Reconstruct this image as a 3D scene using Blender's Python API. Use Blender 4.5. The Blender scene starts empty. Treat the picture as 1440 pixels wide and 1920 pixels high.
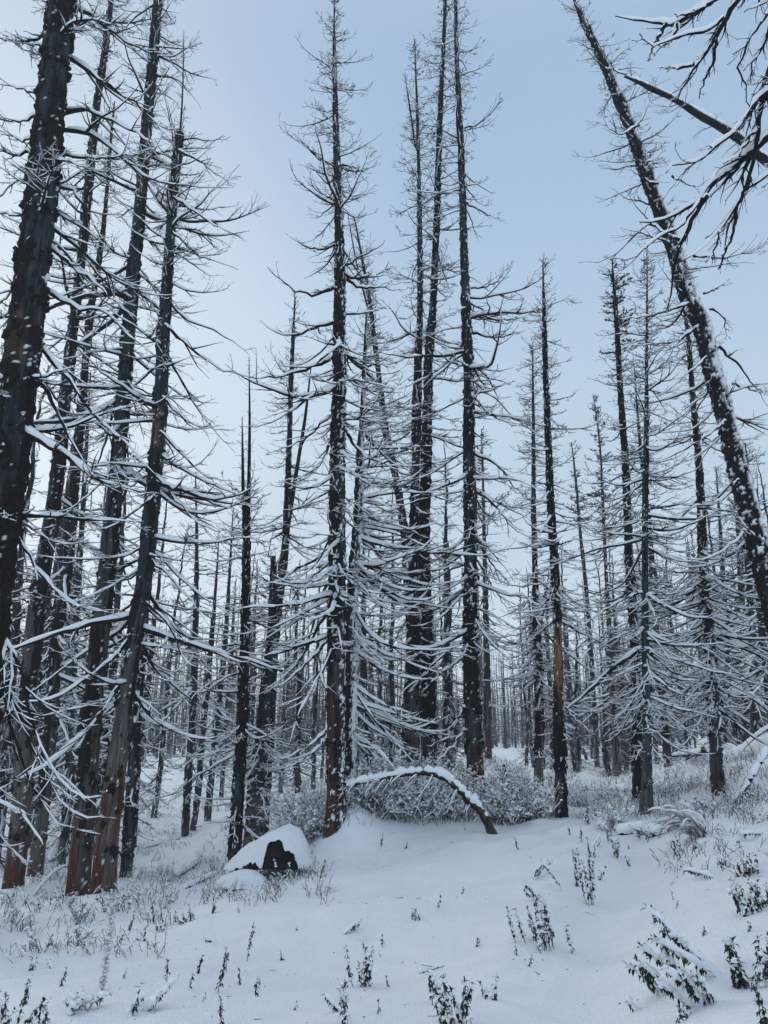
import bpy, math, random
import numpy as np
from mathutils import Vector

C = bpy.context.scene
COL = C.collection
R_ = math.radians
PI = math.pi

# ------------------------------------------------------------------ camera
W, H, F = 1440.0, 1920.0, 1440.0
PITCH = math.atan(430.0 / F)
CT, ST = math.cos(PITCH), math.sin(PITCH)
cam_d = bpy.data.cameras.new('camera')
cam = bpy.data.objects.new('camera', cam_d)
COL.objects.link(cam)
cam.location = (0, 0, 0)
cam.rotation_euler = (PI / 2 + PITCH, 0, 0)
cam_d.sensor_fit = 'HORIZONTAL'
cam_d.sensor_width = 36
cam_d.lens = 36
cam_d.clip_start = 0.05
cam_d.clip_end = 2000
C.camera = cam

# ------------------------------------------------------------------ world, sun, exposure
SUN_EL, SUN_AZ = R_(20), R_(-46)          # azimuth measured from +Y towards +X
wd = bpy.data.worlds.new('World')
C.world = wd
wd.use_nodes = True
nt = wd.node_tree
nt.nodes.clear()
o_ = nt.nodes.new('ShaderNodeOutputWorld')
bg = nt.nodes.new('ShaderNodeBackground')
sky = nt.nodes.new('ShaderNodeTexSky')
sky.sky_type = 'NISHITA'
sky.sun_disc = False
sky.sun_elevation = SUN_EL
sky.sun_rotation = SUN_AZ
sky.air_density = 1.0
sky.dust_density = 3.0
tc = nt.nodes.new('ShaderNodeTexCoord')
sep = nt.nodes.new('ShaderNodeSeparateXYZ')
nt.links.new(tc.outputs['Generated'], sep.inputs[0])
rmp = nt.nodes.new('ShaderNodeValToRGB')
rmp.color_ramp.interpolation = 'EASE'
e = rmp.color_ramp.elements
e[0].position = 0.0; e[0].color = (.72, .80, .86, 1)
e[1].position = 0.72; e[1].color = (.35, .49, .675, 1)
z_ = e.new(1.0); z_.color = (.78, .78, .78, 1)
m_ = e.new(0.3); m_.color = (.485, .615, .745, 1)
nt.links.new(sep.outputs['Z'], rmp.inputs[0])
# the brighter part of the cloud deck, where the sun stands behind it
dotn = nt.nodes.new('ShaderNodeVectorMath'); dotn.operation = 'DOT_PRODUCT'
sd = Vector((math.sin(SUN_AZ) * math.cos(SUN_EL), math.cos(SUN_AZ) * math.cos(SUN_EL), math.sin(SUN_EL)))
dotn.inputs[1].default_value = sd
nt.links.new(tc.outputs['Generated'], dotn.inputs[0])
mr = nt.nodes.new('ShaderNodeMapRange')
mr.inputs['From Min'].default_value = .68; mr.inputs['From Max'].default_value = 1.0
mr.inputs['To Max'].default_value = .62; mr.interpolation_type = 'SMOOTHSTEP'
nt.links.new(dotn.outputs['Value'], mr.inputs['Value'])
glow = nt.nodes.new('ShaderNodeMix'); glow.data_type = 'RGBA'
glow.inputs['B'].default_value = (.80, .87, .94, 1)
nt.links.new(mr.outputs[0], glow.inputs['Factor'])
nt.links.new(rmp.outputs[0], glow.inputs['A'])
cn = nt.nodes.new('ShaderNodeTexNoise')
cn.inputs['Scale'].default_value = 1.6; cn.inputs['Detail'].default_value = 3
nt.links.new(tc.outputs['Generated'], cn.inputs['Vector'])
cr = nt.nodes.new('ShaderNodeMapRange')
cr.inputs['From Min'].default_value = .3; cr.inputs['From Max'].default_value = .7
cr.inputs['To Min'].default_value = 9.4; cr.inputs['To Max'].default_value = 10.6
nt.links.new(cn.outputs['Fac'], cr.inputs['Value'])
# unseen sky behind the camera, raised to throw more light on the snow
bk = nt.nodes.new('ShaderNodeMapRange'); bk.inputs['From Min'].default_value = .1; bk.inputs['From Max'].default_value = -.7
bk.inputs['To Min'].default_value = 1.0; bk.inputs['To Max'].default_value = 1.45
nt.links.new(sep.outputs['Y'], bk.inputs['Value'])
bm = nt.nodes.new('ShaderNodeMath'); bm.operation = 'MULTIPLY'
nt.links.new(cr.outputs[0], bm.inputs[0]); nt.links.new(bk.outputs[0], bm.inputs[1])
scl = nt.nodes.new('ShaderNodeVectorMath'); scl.operation = 'SCALE'
nt.links.new(glow.outputs['Result'], scl.inputs[0])
nt.links.new(bm.outputs[0], scl.inputs['Scale'])
mx = nt.nodes.new('ShaderNodeMix'); mx.data_type = 'RGBA'
mx.inputs['Factor'].default_value = .92
nt.links.new(sky.outputs[0], mx.inputs['A'])
nt.links.new(scl.outputs[0], mx.inputs['B'])
nt.links.new(mx.outputs['Result'], bg.inputs[0])
bg.inputs[1].default_value = 0.1
nt.links.new(bg.outputs[0], o_.inputs[0])

sl = bpy.data.lights.new('sun', 'SUN')
sl.energy = 1.0
sl.angle = R_(32)
sl.color = (1, .95, .88)
so = bpy.data.objects.new('sun', sl)
COL.objects.link(so)
so.rotation_euler = (-sd).to_track_quat('-Z', 'Y').to_euler()

vs = C.view_settings
vs.view_transform = 'Standard'
vs.look = 'None'
vs.exposure = 0.12
vs.gamma = 1
C.cycles.max_bounces = 6
C.cycles.diffuse_bounces = 3
C.cycles.volume_bounces = 1

# ------------------------------------------------------------------ helpers
_tab = np.random.default_rng(11).random((64, 64, 64)).astype(np.float32)


def vnoise(x, y, z=None):
    x = np.asarray(x, float); y = np.asarray(y, float)
    z = np.zeros_like(x) if z is None else np.asarray(z, float)
    xi = np.floor(x).astype(int); yi = np.floor(y).astype(int); zi = np.floor(z).astype(int)
    fx = x - xi; fy = y - yi; fz = z - zi
    fx = fx * fx * (3 - 2 * fx); fy = fy * fy * (3 - 2 * fy); fz = fz * fz * (3 - 2 * fz)
    x0 = xi & 63; x1 = (xi + 1) & 63; y0 = yi & 63; y1 = (yi + 1) & 63; z0 = zi & 63; z1 = (zi + 1) & 63
    def L(a, b, t): return a + (b - a) * t
    v = L(L(L(_tab[x0, y0, z0], _tab[x1, y0, z0], fx), L(_tab[x0, y1, z0], _tab[x1, y1, z0], fx), fy),
          L(L(_tab[x0, y0, z1], _tab[x1, y0, z1], fx), L(_tab[x0, y1, z1], _tab[x1, y1, z1], fx), fy), fz)
    return v * 2 - 1


def fbm(x, y, z=None, o=3):
    x = np.asarray(x, float); y = np.asarray(y, float)
    z = np.zeros_like(x) if z is None else np.asarray(z, float)
    s = 0; a = 1
    for i in range(o):
        s = s + a * vnoise(x + 17.3 * i, y + 5.1 * i, z + 9.7 * i)
        x = x * 2.03; y = y * 2.03; z = z * 2.03; a *= .5
    return s


def unproj(px, py, Y):
    """point of the vertical plane at distance Y that the camera sees at photo pixel px, py"""
    u = (np.asarray(px, float) - 720) / F
    v = (960 - np.asarray(py, float)) / F
    k = Y / (CT - v * ST)
    return np.stack([u * k, np.broadcast_to(np.asarray(Y, float), np.shape(u * k)), (v * CT + ST) * k], -1)


def pxsize(p):
    """metres per photo pixel at p"""
    p = np.asarray(p)
    return (p[..., 1] * CT + p[..., 2] * ST) / F


def norm(v): return v / np.maximum(np.linalg.norm(v, axis=-1, keepdims=True), 1e-9)


def mesh(name, verts, quads, mats, parent=None, attrs=None, smooth=True, midx=None, loc=None):
    verts = np.asarray(verts, np.float32).reshape(-1, 3)
    quads = np.asarray(quads, np.int32)
    if loc is not None: verts = verts - np.asarray(loc, np.float32)
    me = bpy.data.meshes.new(name)
    me.vertices.add(len(verts)); me.vertices.foreach_set('co', verts.ravel())
    n, k = quads.shape
    me.loops.add(n * k); me.loops.foreach_set('vertex_index', quads.ravel())
    me.polygons.add(n); me.polygons.foreach_set('loop_start', np.arange(0, n * k, k, dtype=np.int32))
    if midx is not None: me.polygons.foreach_set('material_index', np.asarray(midx, np.int32))
    me.polygons.foreach_set('use_smooth', np.full(n, smooth))
    me.update(calc_edges=True)
    for m in (mats if isinstance(mats, (list, tuple)) else [mats]): me.materials.append(m)
    for an, av in (attrs or {}).items():
        a = me.attributes.new(an, 'FLOAT', 'POINT'); a.data.foreach_set('value', np.asarray(av, np.float32).ravel())
    o = bpy.data.objects.new(name, me)
    COL.objects.link(o)
    if parent is not None: o.parent = parent
    return o


def tag(o, label=None, cat=None, group=None, kind=None):
    if label: o['label'] = label
    if cat: o['category'] = cat
    if group: o['group'] = group
    if kind: o['kind'] = kind
    return o


def empty(name, loc, label, cat, group=None):
    o = bpy.data.objects.new(name, None)
    o.empty_display_size = .1
    COL.objects.link(o); o.location = [float(c) for c in loc]
    return tag(o, label, cat, group)


def tube(P, Rx, m=4, Rz=None, off=0.0):
    """P (N,K,3), radii (N,K): N tubes; returns verts, quads"""
    N, K, _ = P.shape
    T = norm(np.gradient(P, axis=1))
    S = np.cross(T, np.array([0, 0, 1.0])); ln = np.linalg.norm(S, axis=-1, keepdims=True)
    S = np.where(ln < .03, np.array([1.0, 0, 0]), S / np.maximum(ln, 1e-6))
    U = norm(np.cross(S, T))
    a = np.arange(m) * 2 * PI / m + off
    Rz = Rx if Rz is None else Rz
    V = P[:, :, None] + S[:, :, None] * (Rx[:, :, None] * np.cos(a))[..., None] + U[:, :, None] * (Rz[:, :, None] * np.sin(a))[..., None]
    i = np.arange(N * K * m).reshape(N, K, m)
    q = np.stack([i[:, :-1], np.roll(i, -1, 2)[:, :-1], np.roll(i, -1, 2)[:, 1:], i[:, 1:]], -1).reshape(-1, 4)
    return V.reshape(-1, 3), q


def join(parts):
    vs_, qs, n = [], [], 0
    for v, q in parts:
        vs_.append(v); qs.append(q + n); n += len(v)
    return np.concatenate(vs_), np.concatenate(qs)


def ball(nu=8, nv=5):
    th = np.linspace(.12, PI - .12, nv); ph = np.arange(nu) * 2 * PI / nu
    v = np.stack([np.sin(th)[:, None] * np.cos(ph), np.sin(th)[:, None] * np.sin(ph), np.cos(th)[:, None] + 0 * ph], -1)
    i = np.arange(nu * nv).reshape(nv, nu)
    q = np.stack([i[1:], np.roll(i, -1, 1)[1:], np.roll(i, -1, 1)[:-1], i[:-1]], -1).reshape(-1, 4)
    return v.reshape(-1, 3), q


BALL = ball()
BALL_S = ball(5, 4)


def blobs(rng, Cn, size, flat=.7, lump=.3, tpl=BALL):
    """lumpy ellipsoids at Cn (N,3) with radii size (N,) or (N,3)"""
    bv, bq = tpl
    N = len(Cn)
    size = np.asarray(size, float)
    if size.ndim == 1: size = np.stack([size, size, size * flat], -1)
    V = bv[None] * size[:, None] * (1 + lump * rng.uniform(-1, 1, (N, len(bv), 1)))
    rz = rng.uniform(0, 2 * PI, N); c, s = np.cos(rz)[:, None], np.sin(rz)[:, None]
    X = V[..., 0] * c - V[..., 1] * s; Y = V[..., 0] * s + V[..., 1] * c
    V = np.stack([X, Y, V[..., 2]], -1) + Cn[:, None]
    q = (bq[None] + (np.arange(N) * len(bv))[:, None, None]).reshape(-1, 4)
    return V.reshape(-1, 3), q


# ------------------------------------------------------------------ materials
def newmat(name, rough=.8, spec=.3):
    m = bpy.data.materials.new(name); m.use_nodes = True
    n = m.node_tree; b = n.nodes['Principled BSDF']
    b.inputs['Roughness'].default_value = rough
    b.inputs['Specular IOR Level'].default_value = spec
    return m, n, b


def ramp(n, fac, stops):
    r = n.nodes.new('ShaderNodeValToRGB'); el = r.color_ramp.elements
    while len(el) < len(stops): el.new(.5)
    for x, (p, c) in zip(el, stops): x.position = p; x.color = (*c, 1)
    n.links.new(fac, r.inputs[0]); return r.outputs[0]


def noise(n, scale, detail=3, vec=None, rough=.55):
    t = n.nodes.new('ShaderNodeTexNoise'); t.inputs['Scale'].default_value = scale; t.inputs['Detail'].default_value = detail
    t.inputs['Roughness'].default_value = rough
    if vec is not None: n.links.new(vec, t.inputs['Vector'])
    return t.outputs['Fac']


def coords(n, sc=(1, 1, 1)):
    t = n.nodes.new('ShaderNodeTexCoord'); mp = n.nodes.new('ShaderNodeMapping'); mp.inputs['Scale'].default_value = sc
    n.links.new(t.outputs['Object'], mp.inputs[0]); return mp.outputs[0]


def bump(n, b, h, dist, strength=1):
    bp = n.nodes.new('ShaderNodeBump'); bp.inputs['Distance'].default_value = dist; bp.inputs['Strength'].default_value = strength
    n.links.new(h, bp.inputs['Height']); n.links.new(bp.outputs[0], b.inputs['Normal'])


def mixc(n, fac, a, b):
    m = n.nodes.new('ShaderNodeMix'); m.data_type = 'RGBA'
    for s, v in (('Factor', fac), ('A', a), ('B', b)):
        if isinstance(v, (tuple, float, int)): m.inputs[s].default_value = (*v, 1) if isinstance(v, tuple) else v
        else: n.links.new(v, m.inputs[s])
    return m.outputs['Result']


def attr(n, nm):
    a = n.nodes.new('ShaderNodeAttribute'); a.attribute_name = nm; return a.outputs['Fac']


def m_snow():
    m, n, b = newmat('snow', .75, .2)
    v = coords(n)
    c = ramp(n, noise(n, 2.2, 4, v), [(.3, (.79, .82, .86)), (.7, (.86, .88, .91))])
    n.links.new(c, b.inputs['Base Color'])
    a = n.nodes.new('ShaderNodeMath'); a.operation = 'ADD'
    n.links.new(noise(n, 60, 4, v), a.inputs[0]); n.links.new(noise(n, 9, 3, v), a.inputs[1])
    bump(n, b, a.outputs[0], .02, .8)
    return m


def m_soft():
    m, n, b = newmat('snow_load', .8, .15)
    b.inputs['Base Color'].default_value = (.85, .87, .9, 1)
    bump(n, b, noise(n, 90, 3, coords(n)), .006, .5)
    return m


def m_char(name='charred_wood', c0=(.003, .003, .004), c1=(.013, .013, .015)):
    m, n, b = newmat(name, .85, .12)
    v = coords(n)
    n.links.new(ramp(n, noise(n, 12, 3, v), [(.35, c0), (.7, c1)]), b.inputs['Base Color'])
    return m


def m_trunk():
    """burnt bark, bare grey wood, rusty base, pale stripped wood and plastered snow"""
    m, n, b = newmat('burnt_trunk', .85, .12)
    vs_ = coords(n, (1, 1, .07)); v = coords(n)
    streak = noise(n, 34, 5, vs_, .65)
    wood = ramp(n, streak, [(.3, (.005, .008, .011)), (.5, (.020, .028, .036)), (.7, (.050, .062, .072))])
    bark = ramp(n, noise(n, 38, 4, v), [(.35, (.002, .002, .0025)), (.62, (.009, .0085, .009)), (.82, (.028, .024, .021))])
    rust = ramp(n, streak, [(.3, (.012, .005, .004)), (.5, (.068, .022, .013)), (.72, (.155, .064, .038))])
    tan = ramp(n, streak, [(.3, (.06, .032, .018)), (.5, (.23, .115, .05)), (.72, (.36, .22, .12))])
    grey = ramp(n, streak, [(.3, (.035, .033, .031)), (.5, (.115, .106, .098)), (.72, (.21, .195, .182))])
    c = mixc(n, attr(n, 'pale'), wood, grey)
    c = mixc(n, attr(n, 'rust'), c, rust)
    c = mixc(n, attr(n, 'tan'), c, tan)
    c = mixc(n, attr(n, 'bark'), c, bark)
    c = mixc(n, attr(n, 'plaster'), c, (.84, .86, .9))
    n.links.new(c, b.inputs['Base Color'])
    a = n.nodes.new('ShaderNodeMath'); a.operation = 'ADD'
    n.links.new(streak, a.inputs[0]); n.links.new(noise(n, 45, 4, v), a.inputs[1])
    bump(n, b, a.outputs[0], .02, .8)
    return m


def m_farcrown():
    """bare twigs whose upper faces carry snow"""
    m, n, b = newmat('snowy_twigs', .8, .15)
    g = n.nodes.new('ShaderNodeNewGeometry'); s = n.nodes.new('ShaderNodeSeparateXYZ')
    n.links.new(g.outputs['True Normal'], s.inputs[0])
    mr = n.nodes.new('ShaderNodeMapRange'); mr.inputs['From Min'].default_value = .3; mr.inputs['From Max'].default_value = .5
    n.links.new(s.outputs['Z'], mr.inputs['Value'])
    n.links.new(mixc(n, mr.outputs[0], (.007, .0075, .009), (.82, .85, .89)), b.inputs['Base Color'])
    return m


def m_plain(name, stops, scale=20, rough=.7, spec=.3):
    m, n, b = newmat(name, rough, spec)
    n.links.new(ramp(n, noise(n, scale, 3, coords(n)), stops), b.inputs['Base Color'])
    return m


SNOW, LOAD, CHAR, TRUNK, FARC = m_snow(), m_soft(), m_char(), m_trunk(), m_farcrown()
LEAF = m_plain('dark_leaf', [(.3, (.006, .009, .009)), (.7, (.024, .031, .028))], 30, .6)
REDLEAF = m_plain('winter_leaf', [(.3, (.018, .012, .012)), (.7, (.06, .038, .034))], 30, .7)
TWIG = m_plain('shrub_twig', [(.3, (.022, .013, .012)), (.7, (.095, .055, .048))], 20, .8)
STRAW = m_plain('dry_straw', [(.3, (.11, .09, .075)), (.7, (.30, .26, .22))], 40, .8)
FROST = m_plain('frosted_stalk', [(.3, (.30, .25, .22)), (.6, (.62, .60, .58))], 60, .8)
NEEDLE = m_plain('needle', [(.3, (.006, .012, .010)), (.7, (.022, .034, .026))], 8, .7)

# ------------------------------------------------------------------ the trees of the foreground: trunk paths as (photo x, photo y, trunk width) down their length
# base first; d = distance; the shapes that follow are built in metres at that distance
T = []


def tree(label, d, path, n=120, L=1.2, **k):
    T.append(dict(label=label, d=d, path=path, n=n, L=L, **k))


tree('thickest charred trunk, cut off by the left edge, with heavy snow loaded limbs', 8.0,
     [(-96, 1760, 96), (-62, 1480, 84), (-25, 1200, 76), (18, 900, 67), (60, 600, 58), (98, 300, 50), (130, 0, 43), (160, -300, 30)],
     n=60, L=1.35, thick=1.25, start=.22, snow=1.25, bark=.56, seed=1, tw=9,
     tan=[(.40, .45, .4)], pale=.35)
tree('leaning grey trunk with rusty foot, leftmost of the row of bare feet at the left', 12.6,
     [(24, 1672, 37), (38, 1537, 35), (62, 1200, 33), (99, 947, 25), (111, 843, 22), (138, 600, 17), (148, 521, 16), (175, 243, 13), (203, 35, 10), (222, -140, 3)],
     n=130, L=1.35, start=.16, bark=.45, rust=1.7, seed=2, pale=1.0)
tree('slim dark trunk rising between the leftmost grey trunk and the straight grey trunk', 14.6,
     [(64, 1652, 28), (78, 1537, 24), (94, 1369, 22), (105, 1200, 19), (127, 1051, 17), (141, 878, 15), (151, 774, 14), (166, 600, 12), (193, 417, 7), (207, 243, 4), (213, 185, 1.5)],
     n=150, L=1.3, start=.13, bark=.6, rust=.9, seed=3, pale=.8)
tree('tall straight grey trunk with split rusty foot, second from right of the left group', 11.6,
     [(145, 1692, 44), (157, 1537, 39), (172, 1369, 35), (187, 1200, 33), (213, 947, 28), (229, 774, 26), (243, 600, 24), (266, 347, 19), (282, 174, 16), (297, 0, 14), (317, -230, 6)],
     n=135, L=1.4, start=.25, bark=.45, rust=1.9, seed=4, pale=.75)
tree('brown grey trunk with broken top and thin spire, right of the left group', 11.2,
     [(192, 1678, 46), (204, 1537, 40), (226, 1369, 33), (248, 1200, 31), (272, 1051, 28), (280, 947, 27), (294, 774, 25), (301, 600, 23), (306, 521, 20), (318, 347, 17), (328, 236, 14), (330, 222, 6)],
     n=135, L=1.5, start=.2, bark=.4, rust=2.1, seed=5, pale=1.3, tan=[(.50, .56, .6)], top_len=.4,
     spire=[(334, 300, 5), (342, 180, 3), (345, 58, 1)])
tree('thin dark trunk standing right behind the brown grey trunk', 15.0,
     [(235, 1657, 21), (243, 1537, 20), (250, 1425, 19), (257, 1312, 17), (270, 1150, 14), (290, 900, 9), (302, 760, 4)],
     n=110, L=1.1, start=.15, bark=.7, rust=.3, seed=6, snow=1.2)
tree('small dark trunk in the hollow behind the leftmost feet', 19.0,
     [(121, 1612, 16), (128, 1450, 14), (142, 1200, 11), (160, 900, 7), (172, 700, 2)], n=120, L=1.5, start=.1, bark=.5, seed=7, low=1, fine=1)
tree('slender black trunk standing alone left of the hollow with fine short branches', 22.0,
     [(347, 1570, 14), (353, 1450, 13), (358, 1369, 12), (364, 1200, 10), (366, 1020, 6), (363, 880, 1.5)],
     n=120, L=1.2, start=.1, bark=.7, seed=8, fine=1)
tree('thin trunk with a rusty broken stub at its foot, leaning to the right', 22.5,
     [(360, 1563, 12), (370, 1500, 11), (383, 1350, 10), (397, 1200, 8), (406, 1080, 4), (411, 995, 1)],
     n=100, L=1.0, start=.15, bark=.55, rust=.8, seed=9, fine=1)
tree('thin dark trunk, rightmost of the three slim trunks in the left hollow', 24.0,
     [(388, 1547, 13), (403, 1387, 11), (412, 1300, 10), (422, 1200, 8), (431, 1050, 4), (436, 955, 1)],
     n=110, L=1.1, start=.15, bark=.75, seed=10, fine=1)
tree('black trunk left of the snow capped boulder ending in two thin spires', 13.0,
     [(438, 1636, 23), (446, 1500, 20), (454, 1369, 19), (460, 1200, 15), (463, 1050, 13), (463, 940, 12), (463, 926, 7)],
     n=110, L=.8, start=.12, bark=.85, seed=11, top_len=.6,
     spire=[(456, 945, 7), (455, 860, 5), (454, 780, 1)], spire2=[(466, 945, 8), (468, 800, 5), (467, 668, 1)])
tree('shaggy peeling snag with broken jagged top behind the boulder', 14.5,
     [(470, 1600, 33), (477, 1520, 31), (485, 1443, 28), (499, 1304, 24), (508, 1200, 18), (512, 1110, 15), (512, 1042, 9)],
     n=120, L=.8, start=.08, bark=.45, seed=12, low=1, pale=.9, top_len=.7, snow=1.0)
tree('leaning black tree forked into two thin tops behind the peeling snag', 17.0,
     [(494, 1560, 19), (503, 1400, 17), (515, 1200, 16), (527, 1090, 15), (536, 1010, 13), (541, 865, 9), (547, 682, 7), (553, 556, 2)],
     n=110, L=1.2, start=.3, bark=.8, seed=13, spire=[(540, 985, 9), (559, 865, 7), (572, 784, 6), (583, 690, 2)])
tree('tall central burnt spruce with rusty red foot on the snow crest', 11.5,
     [(627, 1596, 44), (631, 1512, 38), (630, 1408, 33), (630, 1200, 31), (631, 1120, 29), (633, 1010, 28), (633, 865, 25), (637, 682, 21), (637, 500, 17), (634, 347, 13), (630, 208, 9), (628, 104, 5), (628, 10, 1.5)],
     n=190, L=1.35, start=.17, bark=.68, rust=3.4, seed=14, plaster=.34, left=.2, cone=1)
tree('snow plastered leaning trunk pressed against the right side of the central spruce', 12.0,
     [(656, 1535, 16), (657, 1400, 16), (660, 1250, 17), (660, 1156, 19), (666, 1047, 17), (672, 974, 15), (675, 865, 12), (681, 755, 8), (684, 682, 6), (687, 609, 4), (690, 575, 1.5)],
     n=150, L=1.35, start=.12, bark=.7, seed=15, plaster=.85, snow=1.4, az=(-60, 60))
tree('crooked double topped tree leaning left in the gap behind the central spruce', 15.5,
     [(779, 1475, 18), (775, 1300, 16), (767, 1120, 14), (760, 1010, 13), (744, 900, 11), (722, 792, 10), (713, 719, 8), (702, 628, 7), (693, 555, 6), (678, 470, 4), (663, 390, 1.5)],
     n=160, L=1.0, start=.15, bark=.75, seed=16, spire=[(700, 615, 4), (670, 500, 3), (651, 394, 1)])
tree('left of the pair of big black trunks behind the bent stem', 13.6,
     [(769, 1478, 37), (769, 1400, 33), (774, 1250, 25), (778, 1120, 20), (777, 974, 17), (780, 828, 15), (784, 682, 13), (787, 590, 11), (786, 417, 8), (783, 257, 5), (777, 82, 1)],
     n=190, L=.95, start=.12, bark=.6, seed=17, spire=[(779, 275, 4), (768, 200, 3), (759, 137, 1)], pale=.4)
tree('right of the pair of big black trunks behind the bent stem', 13.9,
     [(803, 1478, 33), (803, 1390, 29), (799, 1200, 23), (795, 1060, 20), (795, 974, 18), (800, 828, 16), (803, 682, 14), (810, 590, 12), (817, 451, 10), (822, 278, 9), (830, 104, 6), (834, -20, 4), (836, -90, 1)],
     n=190, L=.95, start=.12, bark=.75, seed=18)
tree('tall dark tree with rusty snow patched foot right of the trunk pair', 13.0,
     [(893, 1497, 36), (892, 1460, 33), (885, 1304, 27), (882, 1193, 25), (883, 1047, 23), (881, 865, 20), (878, 682, 17), (875, 590, 15), (870, 451, 12), (865, 278, 10), (857, 104, 7), (855, 0, 5), (852, -90, 1)],
     n=190, L=1.35, start=.12, bark=.7, rust=1.3, seed=19, plaster=.15)
tree('distant thin tree with a few needles left, just right of the tall dark tree', 26.0,
     [(916, 1424, 13), (914, 1300, 12), (912, 1200, 10), (909, 1047, 7), (906, 900, 4), (903, 803, 1)],
     n=110, L=1.1, start=.15, bark=.6, seed=20, fine=1, needles=.3, rust=.8)
tree('shaggy trunk left of the orange streaked trunk with dense snowy twigs', 15.5,
     [(1010, 1500, 18), (1010, 1400, 17), (1010, 1275, 16), (1005, 1137, 11), (1001, 950, 8), (1001, 800, 6), (999, 643, 1.5)],
     n=230, L=.85, start=.08, bark=.5, seed=21, fine=1, pale=1.2, low=1, snow=.75)
tree('slim straight trunk with an orange bare wood streak above a grey foot', 12.2,
     [(1053, 1541, 23), (1051, 1425, 20), (1048, 1312, 18), (1046, 1194, 15), (1040, 1062, 13), (1033, 950, 12), (1027, 800, 10), (1022, 650, 8), (1018, 486, 1.5)],
     n=170, L=.75, start=.12, bark=.85, seed=22, tan=[(.145, .31, 1.0)], fine=1, barklow=.13)
tree('distant tree with a dark needled tip between the orange streaked trunk and two taller tops', 34.0,
     [(1120, 1440, 9), (1113, 1300, 8), (1106, 1186, 7), (1095, 1062, 6), (1087, 987, 5), (1080, 900, 4), (1072, 828, 1)],
     n=120, L=1.2, start=.15, bark=.7, seed=23, fine=1, needles=.3)
tree('pale distant tree with sparse needled crown left of the dark needled top', 27.0,
     [(1155, 1461, 12), (1147, 1300, 9), (1140, 1150, 7), (1136, 1062, 6), (1131, 950, 5), (1125, 837, 3), (1112, 738, 1)],
     n=150, L=1.2, start=.1, bark=.5, seed=24, fine=1, needles=.4, pale=1)
tree('black tree with bushy needled top just left of the flared grey foot', 14.0,
     [(1194, 1514, 16), (1192, 1350, 15), (1187, 1194, 14), (1177, 1062, 13), (1168, 875, 11), (1159, 762, 9), (1149, 612, 7), (1140, 498, 1)],
     n=210, L=.8, start=.08, bark=.85, seed=25, fine=1, low=1, snow=.75, needles=.2)
tree('grey trunk with flared pale foot standing over the dry shrub at the right', 11.8,
     [(1211, 1533, 33), (1212, 1500, 24), (1212, 1387, 17), (1210, 1275, 15), (1208, 1197, 14), (1207, 1100, 12), (1206, 950, 11), (1207, 800, 8), (1207, 650, 5), (1207, 488, 1)],
     n=230, L=.95, start=.1, bark=.35, seed=26, fine=1, low=1, snow=.7, barklow=.3, pale=.5)
tree('mottled trunk with a rusty foot far behind the flared grey foot', 20.0,
     [(1256, 1461, 16), (1245, 1350, 13), (1234, 1237, 13), (1226, 1137, 12), (1216, 980, 8), (1200, 837, 5), (1188, 680, 1)],
     n=170, L=1.2, start=.1, bark=.7, rust=1.2, seed=27, fine=1, low=1)
tree('dark blue grey trunk with snow and rust at its foot near the right edge', 12.5,
     [(1349, 1513, 25), (1343, 1425, 22), (1338, 1312, 19), (1331, 1194, 18), (1320, 1100, 16), (1316, 987, 14), (1311, 875, 11), (1301, 762, 9), (1292, 650, 7), (1279, 528, 1.5)],
     n=210, L=1.05, start=.13, bark=.6, rust=.9, seed=28, fine=1, low=1, snow=.7, plaster=.1, barklow=.2)
tree('strongly leaning black tree that crosses the upper right sky', 11.0,
     [(1545, 1490, 46), (1500, 1330, 38), (1436, 1062, 33), (1414, 969, 32), (1391, 875, 31), (1369, 781, 28), (1346, 687, 27), (1324, 594, 26), (1301, 544, 25), (1275, 450, 22), (1249, 375, 21), (1222, 300, 19), (1196, 217, 17), (1170, 150, 15), (1140, 75, 12), (1106, 0, 10), (1085, -50, 3)],
     n=105, L=1.15, start=.15, top_len=.3, bark=.9, seed=29, plaster=.2, leansnow=1)
tree('thin stem leaning left in front of the far right thicket of trunks', 22.0,
     [(1367, 1428, 9), (1353, 1320, 8), (1340, 1200, 6), (1325, 1050, 2)], n=80, L=1.0, start=.1, bark=.6, seed=30, fine=1, rust=.6)
tree('dark stem slanting across the thin leaning stem at the far right', 23.0,
     [(1390, 1420, 9), (1372, 1340, 8), (1361, 1200, 8), (1345, 1000, 5), (1335, 880, 1)], n=120, L=1.1, start=.1, bark=.7, seed=31, fine=1)
tree('left of the two dark upright trunks beside the right edge', 23.0,
     [(1399, 1402, 14), (1397, 1250, 13), (1391, 1100, 10), (1384, 950, 7), (1372, 800, 1)], n=160, L=1.2, start=.1, bark=.7, seed=32, fine=1)
tree('right of the two dark upright trunks beside the right edge, with snowy needles', 21.0,
     [(1416, 1398, 14), (1411, 1200, 13), (1402, 1050, 9), (1392, 900, 5), (1385, 870, 1)], n=170, L=1.2, start=.1, bark=.7, seed=33, fine=1, needles=.25)
tree('rust flecked trunk half hidden at the right edge above the bank', 18.0,
     [(1452, 1380, 17), (1441, 1250, 15), (1432, 1150, 13), (1424, 1000, 9), (1410, 820, 2)], n=150, L=1.1, start=.1, bark=.7, seed=34, fine=1)

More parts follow.
